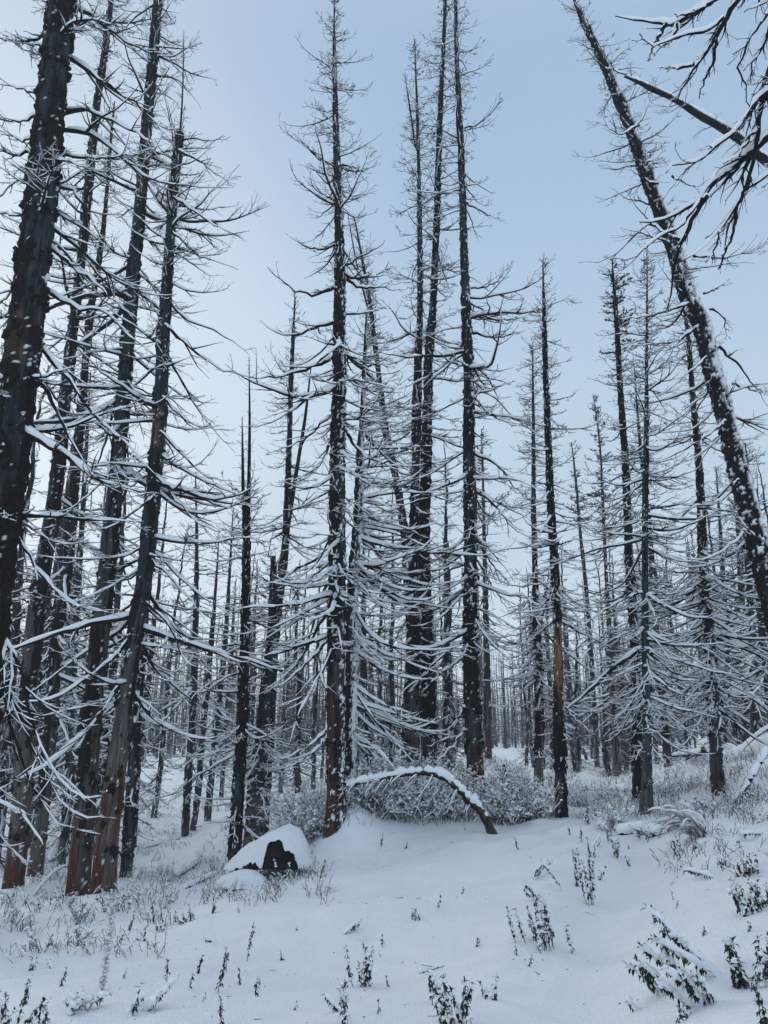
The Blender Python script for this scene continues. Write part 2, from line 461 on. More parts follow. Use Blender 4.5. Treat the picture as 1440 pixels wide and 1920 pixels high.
# ------------------------------------------------------------------ terrain
cp = []
for px, py, d in [(-200, 1920, 5.5), (0, 1920, 5.0), (360, 1920, 4.7), (720, 1920, 4.35), (1100, 1920, 3.9), (1440, 1920, 3.25), (1640, 1900, 2.9),
                  (0, 1790, 7.6), (360, 1790, 6.9), (720, 1780, 6.4), (1100, 1770, 5.6), (1440, 1730, 4.5), (1650, 1700, 4.4),
                  (0, 1715, 10.2), (300, 1700, 9.6), (450, 1665, 10), (620, 1640, 9.5), (800, 1610, 9.5), (1000, 1590, 9.2), (1180, 1600, 8.4), (1330, 1580, 8), (1440, 1560, 7.6), (1600, 1530, 7.5),
                  (540, 1640, 10.7), (700, 1592, 11.2), (800, 1577, 11.3), (925, 1560, 11.4), (1000, 1550, 11.8), (1130, 1545, 11.2), (1280, 1530, 11),
                  (300, 1640, 16), (250, 1560, 24), (300, 1500, 34), (450, 1490, 34), (560, 1500, 20), (700, 1480, 20), (830, 1465, 22),
                  (960, 1440, 27), (950, 1410, 55), (600, 1425, 48), (200, 1440, 50), (0, 1560, 26), (0, 1450, 45), (-250, 1500, 40), (-300, 1700, 14),
                  (1100, 1470, 20), (1130, 1425, 40), (1250, 1400, 50), (1440, 1455, 11), (1440, 1392, 15.5), (1600, 1380, 13), (1500, 1395, 30), (1440, 1380, 60)]:
    cp.append(unproj(px, py, d))
for t in T:
    cp.append(unproj(t['path'][0][0], t['path'][0][1], t['d']))
for p in [(0, 0, -1.42), (-2.5, 0, -1.75), (2.5, 0, -.95), (-8, 0, -2.6), (8, 0, .4), (0, -8, -1.1), (-9, -9, -2.4), (9, -9, .6), (0, 2.2, -1.42), (-2, 2.5, -1.6), (2, 2, -1.0),
          (-25, 5, -4), (25, 5, 3.2), (0, -40, 0), (0, 90, -.8), (-60, 90, -2), (60, 90, 1.5), (0, 180, -.5), (-140, 180, -2), (140, 180, 3),
          (-60, 30, -4.5), (55, 30, 4), (0, 400, 0), (-300, 400, -1), (300, 400, 3), (-300, 0, -6), (300, 0, 8), (0, -300, 0), (-300, -300, -4), (300, -300, 4)]:
    cp.append(np.array(p, float))
cp = np.array(cp)


def _U(r2): return np.where(r2 > 1e-9, .5 * r2 * np.log(np.maximum(r2, 1e-9)), 0)


_n = len(cp)
_A = np.zeros((_n + 3, _n + 3))
_d2 = ((cp[:, None, :2] - cp[None, :, :2]) ** 2).sum(-1)
_A[:_n, :_n] = _U(_d2) + np.eye(_n) * .06
_A[:_n, _n] = 1; _A[:_n, _n + 1:] = cp[:, :2]; _A[_n, :_n] = 1; _A[_n + 1:, :_n] = cp[:, :2].T
_w = np.linalg.solve(_A, np.concatenate([cp[:, 2], np.zeros(3)]))


def tps(x, y):
    x = np.asarray(x, float); y = np.asarray(y, float)
    s = _w[_n] + _w[_n + 1] * x + _w[_n + 2] * y
    for i in range(_n):
        s = s + _w[i] * _U((x - cp[i, 0]) ** 2 + (y - cp[i, 1]) ** 2)
    return s


TRAIL = np.array([[.3, 0], [.55, 2.5], [.85, 3.9], [1.3, 5.2], [1.8, 6.6], [2.6, 8.4], [3.0, 9.8]])


def trail_d(x, y):
    best = np.full(np.shape(x), 99.0)
    for a, b in zip(TRAIL[:-1], TRAIL[1:]):
        ab = b - a; t = np.clip(((x - a[0]) * ab[0] + (y - a[1]) * ab[1]) / (ab @ ab), 0, 1)
        best = np.minimum(best, np.hypot(x - a[0] - t * ab[0], y - a[1] - t * ab[1]))
    return best


MOUND = []
for t in T:
    b = unproj(t['path'][0][0], t['path'][0][1], t['d'])
    MOUND.append((b[0], b[1], .06, .45))
nb = unproj(672, 1590, 11.4); MOUND.append((nb[0], nb[1], .16, .3))
nb = unproj(655, 1590, 11.6); MOUND.append((nb[0], nb[1], .22, .22))


def ground(x, y):
    x = np.asarray(x, float); y = np.asarray(y, float)
    z = tps(x, y)
    r = np.hypot(x, y)
    td = trail_d(x, y)
    calm = np.clip((td - .25) / .5, 0, 1)
    z = z - (.13 * np.exp(-(td / .36) ** 2) - .04 * np.exp(-((td - .62) / .2) ** 2)) * np.clip((10.5 - y) / 1.5, 0, 1)
    tx = x - np.interp(y, TRAIL[:, 1], TRAIL[:, 0])
    rough = np.clip((r - 9) / 8, 0, 1) + np.clip((tx - .6) / .8, 0, 1) * .6
    rough = np.minimum(rough, 1.1)
    z = z + .004 * fbm(x * 6, y * 6, o=2) + calm * (.07 * fbm(x * .8, y * .8, o=2))
    # wind ripples that run down the slope
    a = x * .80 + y * .60; b_ = -x * .60 + y * .80
    z = z + calm * .023 * fbm(a * .8, b_ * 3.6, o=2) * np.clip(1.6 - r / 14, .2, 1)
    # low humps over buried plants and stones
    h = np.maximum(0, vnoise(x * 2.3 + 9, y * 2.3) - .35)
    z = z + np.clip((tx - .7) / .8, 0, 1) * np.clip((13 - r) / 4, 0, 1) * .12 * h + rough * (.16 * h + .085 * fbm(x * 1.3 + 4, y * 1.3, o=3)) + (1 - np.minimum(rough, 1)) * calm * .05 * h
    for mx_, my, hh, rr in MOUND:
        z = z + hh * np.exp(-((x - mx_) ** 2 + (y - my) ** 2) / (2 * rr * rr))
    return z


def on_ground(px, py, lo=2.0, hi=90):
    """where the camera ray through the photo pixel meets the snow"""
    Y = np.exp(np.linspace(math.log(lo), math.log(hi), 1500))
    P = unproj(np.full(Y.shape, float(px)), np.full(Y.shape, float(py)), Y)
    g = ground(P[:, 0], P[:, 1])
    k = np.argmax(P[:, 2] < g)
    if not (P[:, 2] < g).any(): k = -1
    p = P[k].copy(); p[2] = g[k]
    return p


def snow_ground():
    front = np.linspace(-38, 38, 950); side = np.concatenate([np.linspace(38, 322, 90)[1:-1]])
    ang = np.radians(np.concatenate([front, side]))
    rad = np.concatenate([[.05, .5, 1.0, 1.5], np.exp(np.linspace(math.log(2.0), math.log(26), 430)), np.exp(np.linspace(math.log(26.6), math.log(900), 90))])
    A, Rr = np.meshgrid(ang, rad)
    X = Rr * np.sin(A); Y = Rr * np.cos(A)
    Z = ground(X, Y)
    i = np.arange(X.size).reshape(X.shape)
    j = np.roll(i, -1, 1)
    q = np.stack([i[:-1], i[1:], j[1:], j[:-1]], -1).reshape(-1, 4)
    o = mesh('snow_ground', np.stack([X, Y, Z], -1), q, SNOW)
    tag(o, kind='structure')


snow_ground()


# ------------------------------------------------------------------ branch growing
def resample(P, K):
    P = np.asarray(P, float); s = np.concatenate([[0], np.cumsum(np.linalg.norm(np.diff(P, axis=0), axis=1))])
    t = np.linspace(0, s[-1], K)
    return np.stack([np.interp(t, s, P[:, i]) for i in range(P.shape[1])], -1)


def smooth_path(P, K):
    """Catmull-Rom through rows of P, K samples"""
    P = np.asarray(P, float); Q = np.vstack([2 * P[0] - P[1], P, 2 * P[-1] - P[-2]])
    out = []; n = len(P) - 1; m = 12
    for i in range(n):
        t = np.linspace(0, 1, m, endpoint=False)[:, None]
        a, b, c, d = Q[i], Q[i + 1], Q[i + 2], Q[i + 3]
        out.append(.5 * ((2 * b) + (-a + c) * t + (2 * a - 5 * b + 4 * c - d) * t ** 2 + (-a + 3 * b - 3 * c + d) * t ** 3))
    out.append(P[-1:])
    return resample(np.vstack(out), K)


def grow(rng, O, az, el0, el1, L, r, K, wob=.12, pw=1.3, rtip=.0022):
    N = len(O); s = np.linspace(0, 1, K)
    w1 = np.cumsum(rng.normal(0, wob, (N, K)), 1); w1 -= w1[:, :1]
    w2 = np.cumsum(rng.normal(0, wob, (N, K)), 1); w2 -= w2[:, :1]
    el = el0[:, None] + (el1 - el0)[:, None] * s ** pw + w1 * .8
    azs = az[:, None] + w2
    D = np.stack([np.cos(el) * np.cos(azs), np.cos(el) * np.sin(azs), np.sin(el)], -1)
    st = (L / (K - 1))[:, None, None]
    P = O[:, None] + np.concatenate([np.zeros((N, 1, 3)), np.cumsum(D[:, :-1] * st, 1)], 1)
    Rr = np.maximum(r[:, None] * (1 - s) ** .75, rtip)
    return P, Rr


def sub(rng, P, Rr, L, per, frac, K, spread=(32, 62), up=(5, 40), smin=.12, wob=.12, rtip=.0018, rk=.62, lift=0.0):
    N, Kp, _ = P.shape
    cnt = np.maximum(1, rng.poisson(per, N))
    idx = np.repeat(np.arange(N), cnt); n = len(idx)
    u = rng.uniform(smin, .97, n); f = u * (Kp - 1); i0 = np.minimum(f.astype(int), Kp - 2); ft = (f - i0)[:, None]
    O = P[idx, i0] * (1 - ft) + P[idx, i0 + 1] * ft
    Tn = norm(P[idx, i0 + 1] - P[idx, i0])
    az = np.arctan2(Tn[:, 1], Tn[:, 0]); el = np.arcsin(np.clip(Tn[:, 2], -1, 1))
    sg = rng.choice([-1, 1], n)
    az2 = az + sg * np.radians(rng.uniform(*spread, n))
    el0 = el * .75 + rng.normal(0, .18, n) + lift
    el1 = el0 + np.radians(rng.uniform(*up, n))
    Ls = L[idx] * frac * (1.05 - .65 * u) * rng.uniform(.45, 1.25, n)
    r = np.maximum(Rr[idx, i0] * rk, rtip * 1.15)
    p, rr = grow(rng, O, az2, el0, el1, Ls, r, K, wob, rtip=rtip)
    return p, rr, Ls


def snowtube(rng, P, Rr, amt=1.0, m=5, gap=.15, k=None, lump=.28):
    """snow lying along the top of branches"""
    N, K, _ = P.shape
    T_ = norm(np.gradient(P, axis=1)); flat = np.sqrt(np.clip(1 - T_[..., 2] ** 2, 0, 1))
    if k is not None:
        s_ = rng.random(N) < k * 1.25 + .05
        P = P[s_]; Rr = Rr[s_]; flat = flat[s_]; amt = amt * k[s_][:, None]; N = len(P)
    w = Rr * .95 + .0045 * amt + .005 * amt * np.clip(Rr / .01, 0, 1.6)
    lum = 1 + lump * rng.uniform(-1, 1, (N, K))
    keep = (rng.random((N, K)) > gap) * 1.0
    keep = np.clip(keep + .12, 0, 1)
    sc = np.clip((flat - .35) / .4, 0, 1) * keep
    w = w * lum * sc + 1e-4
    w[:, 0] *= .7; w[:, -1] *= .3
    Q = P.copy(); Q[..., 2] += (Rr * .55 + w * .55) * (sc > .05)
    return tube(Q, w, m, Rz=w * 1.0, off=PI / 2)


def trunk_geo(t, rng, P3, Rr, sides):
    """ring trunk with bark plates, stripped wood, rusty foot and plastered snow; returns verts, quads, attrs"""
    K = len(P3)
    a = np.arange(sides) * 2 * PI / sides
    Tn = norm(np.gradient(P3, axis=0))
    X = norm(np.cross(np.array([0, 1.0, 0]), Tn)); Yv = np.cross(Tn, X)
    dirs = X[:, None] * np.cos(a)[None, :, None] + Yv[:, None] * np.sin(a)[None, :, None]
    zz = np.repeat((P3[:, 2] - P3[0, 2])[:, None], sides, 1); ca, sa = np.cos(a)[None] + 0 * zz, np.sin(a)[None] + 0 * zz
    sd_ = t['seed'] * 3.7
    h = np.linspace(0, 1, K)[:, None] + 0 * zz
    bn = fbm(ca * 1.1 + sd_, sa * 1.1, zz * .9 + sd_, 3) * .55
    thr = 1 - 2 * t.get('bark', .6)
    low = t.get('barklow', .1)
    bark = np.clip((bn - thr * .55 - np.clip((low - h) / .08, 0, 1) * .6 * (1 if t.get('bark', .6) < .95 else 0)) / .06 + .5, 0, 1)
    rst = np.zeros_like(h)
    if t.get('rust'):
        rst = np.clip((t['rust'] * .8 + .7 * fbm(ca * 1.7, sa * 1.7, zz * 1.1 + sd_, 3) - zz) / .4, 0, 1) * np.clip(.95 + 1.1 * fbm(ca * 2.2 + 5, sa * 2.2, zz * 1.6 + sd_, 2), .05, 1)
        bark = bark * (1 - .85 * rst)
    tn = np.zeros_like(h)
    for lo, hi, am in t.get('tan', []):
        tn = np.maximum(tn, np.clip((h - lo) / .008, 0, 1) * np.clip((hi - h) / .008, 0, 1) * am * np.clip(.75 + 1.5 * vnoise(ca * 1.3 + 3, sa * 1.3, zz * 1.6), 0, 1))
    bark = bark * (1 - .8 * tn)
    pale = np.clip(t.get('pale', .2) * (1.0 - h * 3.2) + .25 * fbm(ca * 2, sa * 2, zz * .8 + sd_, 2), 0, 1)
    rr = Rr[:, None] * (1 + .07 * fbm(ca * 1.2 + sd_, sa * 1.2, zz * .7, 2)) + bark * (.008 + .020 * np.clip(fbm(ca * 5, sa * 5, zz * 11 + sd_, 2), -.5, 1)) * np.clip(Rr[:, None] / .06, .2, 1.2)
    # root flare
    rr = rr * (1 + .22 * np.exp(-zz / .18) * (1 + .5 * np.cos(3 * a[None] + sd_)))
    pn = vnoise(ca * 2.6 + sd_, sa * 2.6, zz * 7 + sd_) * .42 + vnoise(ca * 5, sa * 5, zz * 24) * .33 + vnoise(ca * 10, sa * 10, zz * 46) * .3
    side = np.clip(dirs[..., 0] * .8 - dirs[..., 1] * .5, 0, 1)
    amt = .03 + t.get('plaster', .0) * side * (1 - .35 * h) + .03 * bark
    if t.get('leansnow'): amt = amt + .9 * np.clip((dirs[..., 2] + .12) / .35, 0, 1) * (.6 + .6 * vnoise(ca * 2, sa * 2, zz * 3))
    else: amt = amt + .6 * np.clip(dirs[..., 2] - .1, 0, .3)
    pl = np.clip((pn - .50 + amt * .9) / .05, 0, 1)
    rr = rr + pl * (.022 if t.get('leansnow') else .010) * np.clip(Rr[:, None] / .05, .2, 1.6)
    V = P3[:, None] + dirs * rr[..., None]
    i = np.arange(K * sides).reshape(K, sides)
    q = np.stack([i[:-1], np.roll(i, -1, 1)[:-1], np.roll(i, -1, 1)[1:], i[1:]], -1).reshape(-1, 4)
    return V.reshape(-1, 3), q, dict(bark=bark, rust=rst, tan=tn, pale=pale, plaster=pl), dirs, rr


def snowk(P, z0, zt): return np.interp((P[:, 0, 2] - z0) / (zt - z0), [.25, .5, .8, 1], [1, .6, .3, .15])


def px_branch(poly, d, w, K, rng, dd=.5):
    """a limb drawn by eye: photo points at about distance d; it also runs towards or away from us"""
    n = len(poly); sgn = rng.uniform(-1, 1)
    Y = d + dd * sgn * np.linspace(0, 1, n) ** 1.2
    P = unproj([p[0] for p in poly], [p[1] for p in poly], Y)
    P = smooth_path(P, K)
    s = np.linspace(0, 1, K)
    P[1:] += rng.normal(0, .011, (K - 1, 3)) * np.array([1, 1, 1.2])
    return P, np.maximum(w * .42 * pxsize(P) * (1 - .93 * s ** .8) * rng.uniform(.85, 1.15, K), .003)


def build_tree(t):
    rng = np.random.default_rng(t['seed'] + 500)
    d = t['d']; path = np.array(t['path'], float)
    P = unproj(path[:, 0], path[:, 1], d)
    # a little lean in depth as well
    lean = rng.normal(0, .018); P[:, 1] += (P[:, 2] - P[0, 2]) * lean
    g0 = float(ground(P[0, 0], P[0, 1]))
    Rr = path[:, 2] * .5 * pxsize(P)
    PR = np.concatenate([P, Rr[:, None]], 1)
    hgt = P[-1, 2] - P[0, 2]
    near = d < 16
    K = int(hgt / (.022 if near else .08)); PR = smooth_path(PR, K)
    P3 = PR[:, :3]; Rr = np.maximum(PR[:, 3], .003)
    below = np.array([[P3[0, 0], P3[0, 1], g0 - .25]]); P3 = np.vstack([below, P3]) if g0 - .25 < P3[0, 2] else P3
    if len(P3) > len(Rr): Rr = np.concatenate([[Rr[0] * 1.05], Rr])
    base = (P3[0, 0], P3[0, 1], g0)
    root = empty('burnt_spruce', base, t['label'], 'tree', 'standing burnt spruces of the near forest')
    v, q, at, dirs, rr = trunk_geo(t, rng, P3, Rr, 40 if near else 16)
    mesh('trunk', v, q, TRUNK, root, at, loc=base)
    z0 = g0; zt = P3[-1, 2]
    hz = (P3[:, 2] - z0) / (zt - z0)
    def at_h(h): return np.stack([np.interp(h, hz, P3[:, i]) for i in range(3)] + [np.interp(h, hz, Rr)], -1)
    sets = []; snows = []
    spine = []
    for key in ('spire', 'spire2'):
        if key in t:
            sp = np.array(t[key], float); Q = unproj(sp[:, 0], sp[:, 1], d); r_ = sp[:, 2] * .5 * pxsize(Q)
            S = smooth_path(np.concatenate([Q, r_[:, None]], 1), 60)
            vv, qq = tube(S[None, :, :3], np.maximum(S[None, :, 3], .003), 8); so_ = mesh('spire', vv, qq, CHAR, root, loc=base)
            spine.append(S)
    n = t['n']; fine = t.get('fine', 0)
    h = t['start'] + (1 - t['start']) * rng.random(n) ** .95
    if t.get('low'): h = np.concatenate([h, rng.uniform(.13, .42, int(n * .35))])
    # gaps and whorls along the stem
    h = h[(vnoise(h * 23 + t['seed'] * 7, h * 0 + .5) > -.34) | (h > .8)]
    h = np.concatenate([h, rng.uniform(.7, .995, n // 9)])
    h = np.clip(h, .05, .995); n = len(h)
    B = at_h(h)
    az0, az1 = t.get('az', (0, 360)); az = np.radians(rng.uniform(az0, az1, n))
    tl = t.get('top_len', .13)
    prof = np.where(h < .45, 1.0, tl + (1 - tl) * np.clip((1 - h) / .55, 0, 1) ** (.9 if t.get('cone') else .75))
    Lb = t['L'] * prof * rng.uniform(.35, 1.1, n)
    Lb = Lb * (1 + (rng.random(n) < .15) * .5) * (1 + .35 * vnoise(h * 11 + t['seed'], np.cos(az) * 1.2, np.sin(az) * 1.2)) * 1.12 * (1 + .25 * np.exp(-((h - .48) / .17) ** 2))
    Lb = np.where(rng.random(n) < .16, Lb * .3, Lb) * np.clip(.35 + h * 3.6, 0, 1)
    # habit: top branches rise, middle ones sweep out and turn up, low ones hang and turn out
    el0 = np.radians(np.interp(h, [0, .35, .7, .9, 1], [-42, -30, -8, 12, 28]) + rng.normal(0, 11, n))
    el1 = np.radians(np.interp(h, [0, .35, .7, .9, 1], [-22, 4, 34, 45, 60]) + rng.normal(0, 16, n))
    th = t.get('thick', 1.0)
    rb = np.clip(Lb * .0145 * th, .006, .05) * rng.uniform(.8, 1.3, n)
    rb = np.minimum(rb, B[:, 3] * .6 + .002)
    p1, r1 = grow(rng, B[:, :3], az, el0, el1, Lb, rb, 14, .12, rtip=.003)
    if t['seed'] in LIMBS:
        MP, MR = [], []
        for poly, w in LIMBS[t['seed']]:
            a, b = px_branch(poly, d, w, 14, rng); MP.append(a); MR.append(b)
        p1 = np.concatenate([p1, np.array(MP)]); r1 = np.concatenate([r1, np.array(MR)])
        Lb = np.concatenate([Lb, [np.linalg.norm(np.diff(m, axis=0), axis=1).sum() for m in MP]])
    rt = .0028 if d < 13 else .0035 if d < 18 else .005
    p2, r2, L2 = sub(rng, p1, r1, Lb, t.get('tw', 5.6) * (1 if d < 20 else .8), .40, 6, wob=.13, rtip=rt)
    p3, r3, L3 = sub(rng, p2, r2, L2, 2.1 if d < 20 else 1.5, .5, 4, wob=.13, rtip=rt * .85)
    # short broken stubs all over the bark
    ns = int((170 if near else 90) * hgt / 12)
    hs = rng.uniform(.03 if t['bark'] > .6 else t['start'] * .7, .99, ns); hs = np.concatenate([hs, rng.uniform(.72, .99, ns // 4)]); ns = len(hs); S = at_h(hs)
    azs = rng.uniform(0, 2 * PI, ns); Ls = rng.uniform(.5, 1, ns) * (.06 + .10 * rng.random(ns) + .10 * (hs > .75)) + S[:, 3]
    if fine: Ls *= 1.4
    ps, rs = grow(rng, S[:, :3], azs, np.radians(rng.uniform(-40, 50, ns)), np.radians(rng.uniform(-20, 70, ns)), Ls * 1.2, np.full(ns, .0055), 4, .2, rtip=rt)
    for S_ in spine:
        m_ = 60; k = rng.integers(3, 58, m_); az_ = rng.uniform(0, 2 * PI, m_)
        pp, rp = grow(rng, S_[k, :3], az_, np.radians(rng.uniform(-10, 40, m_)), np.radians(rng.uniform(20, 70, m_)), rng.uniform(.06, .35, m_) * (1.1 - k / 60), np.full(m_, .005), 4, .15, rtip=rt)
        ps = np.concatenate([ps, pp]); rs = np.concatenate([rs, rp])
    m1 = 5 if d < 13 else 4
    # loose plates of burnt bark standing off the trunk
    nk = int((620 if near else 120) * (2.2 if t['seed'] == 1 else 1) * hgt / 12 * t['bark']); hk = rng.uniform(.04, .97, nk) ** 1.1
    hk = np.round(hk * 26 + rng.normal(0, .28, nk)) / 26 * .6 + hk * .4; Ck = at_h(hk); ak = rng.uniform(0, 2 * PI, nk)
    ck = Ck[:, :3] + np.stack([np.cos(ak), np.sin(ak), 0 * ak], -1) * (Ck[:, 3] * 1.03)[:, None]
    sk = np.clip(Ck[:, 3] * rng.uniform(.08, .36, nk), .005, .05)
    chips = blobs(rng, ck, np.stack([sk, sk, sk * rng.uniform(.6, 1.6, nk)], -1), lump=.5, tpl=BALL_S)
    crown = join([chips, tube(p1, r1, m1), tube(p2, r2, 4 if d < 10 else 3), tube(p3, r3, 3), tube(ps, rs, 3)])
    co = mesh('crown', *crown, CHAR, root, loc=base)
    am = t.get('snow', 1.0)
    far_k = .92 if d < 16 else 1.1
    sn = [snowtube(rng, p1, r1 * .92, 1.0 * am * far_k, 5, .12, np.maximum(snowk(p1, z0, zt), .8 if d < 14 else .5)), snowtube(rng, p2, r2 * .9, .72 * am * far_k, 4, .22, (snowk(p2, z0, zt) ** 1.2 * .95 if d > 9 else np.full(len(p2), .8))), snowtube(rng, p3, r3 * .9, .45 * am * far_k, 3, .3, snowk(p3, z0, zt) ** 1.6 * .7)]
    # clots of snow caught on the bark and at the branch roots
    nc = int((24 + 150 * t.get('plaster', 0) ) * hgt / 12 * (1 if near else .5))
    hc = rng.uniform(.02, .93, nc) ** 1.1; Cc = at_h(hc); ac = rng.uniform(0, 2 * PI, nc)
    if t.get('plaster', 0) > .2: ac = np.where(rng.random(nc) < .6, rng.normal(-.5, .8, nc), ac)
    if t.get('leansnow'): ac = np.where(rng.random(nc) < .6, rng.normal(0, .6, nc), ac)
    sz = np.clip(Cc[:, 3] * (.03 + .30 * rng.random(nc) ** 4), .004, .04)
    # some catch as ragged groups
    g_ = np.repeat(np.where(rng.random(nc) < .5)[0], 9); jit = rng.normal(0, 1, (len(g_), 2))
    hc2 = hc[g_] + jit[:, 0] * .028 / hgt * 1.3; C2 = at_h(hc2); a2 = ac[g_] + jit[:, 1] * .028 / np.maximum(C2[:, 3], .03)
    Cc = np.concatenate([Cc, C2]); ac = np.concatenate([ac, a2]); sz = np.concatenate([sz * .8, np.clip(sz[g_] * rng.uniform(.3, .8, len(g_)) + .003, .004, .022)]); nc = len(ac)
    cen = Cc[:, :3] + np.stack([np.cos(ac), np.sin(ac), 0 * ac], -1) * (Cc[:, 3] * 1.02)[:, None]
    sn.append(blobs(rng, cen, np.stack([sz * rng.uniform(.8, 1.3, nc), sz * .7, sz * rng.uniform(.5, 1.2, nc)], -1), lump=.6, tpl=BALL))
    rk_ = snowk(p1, z0, zt); kk = rng.random(len(p1)) < .75 * rk_; Cb = p1[kk, 0] * .35 + p1[kk, 1] * .65; sb_ = np.clip(r1[kk, 0] * rng.uniform(.7, 1.9, kk.sum()), .005, .035)
    sn.append(blobs(rng, Cb + np.stack([0 * sb_, 0 * sb_, r1[kk, 0] * .9], -1), np.stack([sb_ * 1.5, sb_ * 1.1, sb_ * .8], -1), lump=.35))
    mesh('branch_snow', *join(sn), LOAD, co, loc=base)
    if t.get('needles'):
        # living needle sprays left near the top
        k = h > 1 - t['needles'] if 'low' not in t else h > 1 - t['needles']
        kk = np.where(np.concatenate([k, np.zeros(len(p1) - n, bool)]))[0]
        q2, s2, l2 = sub(rng, p1[kk], r1[kk], Lb[kk] * .8, 11, .38, 4, smin=.0, rtip=.004)
        fp, fr, _ = sub(rng, q2, s2, l2, 11, .5, 3, rtip=.006)
        nd = join([tube(q2, np.full(q2.shape[:2], .004 + .00012 * d), 3), tube(fp, np.full(fp.shape[:2], .003 + .00012 * d), 3)])
        mesh('foliage', *nd, NEEDLE, root, loc=base)
    return root


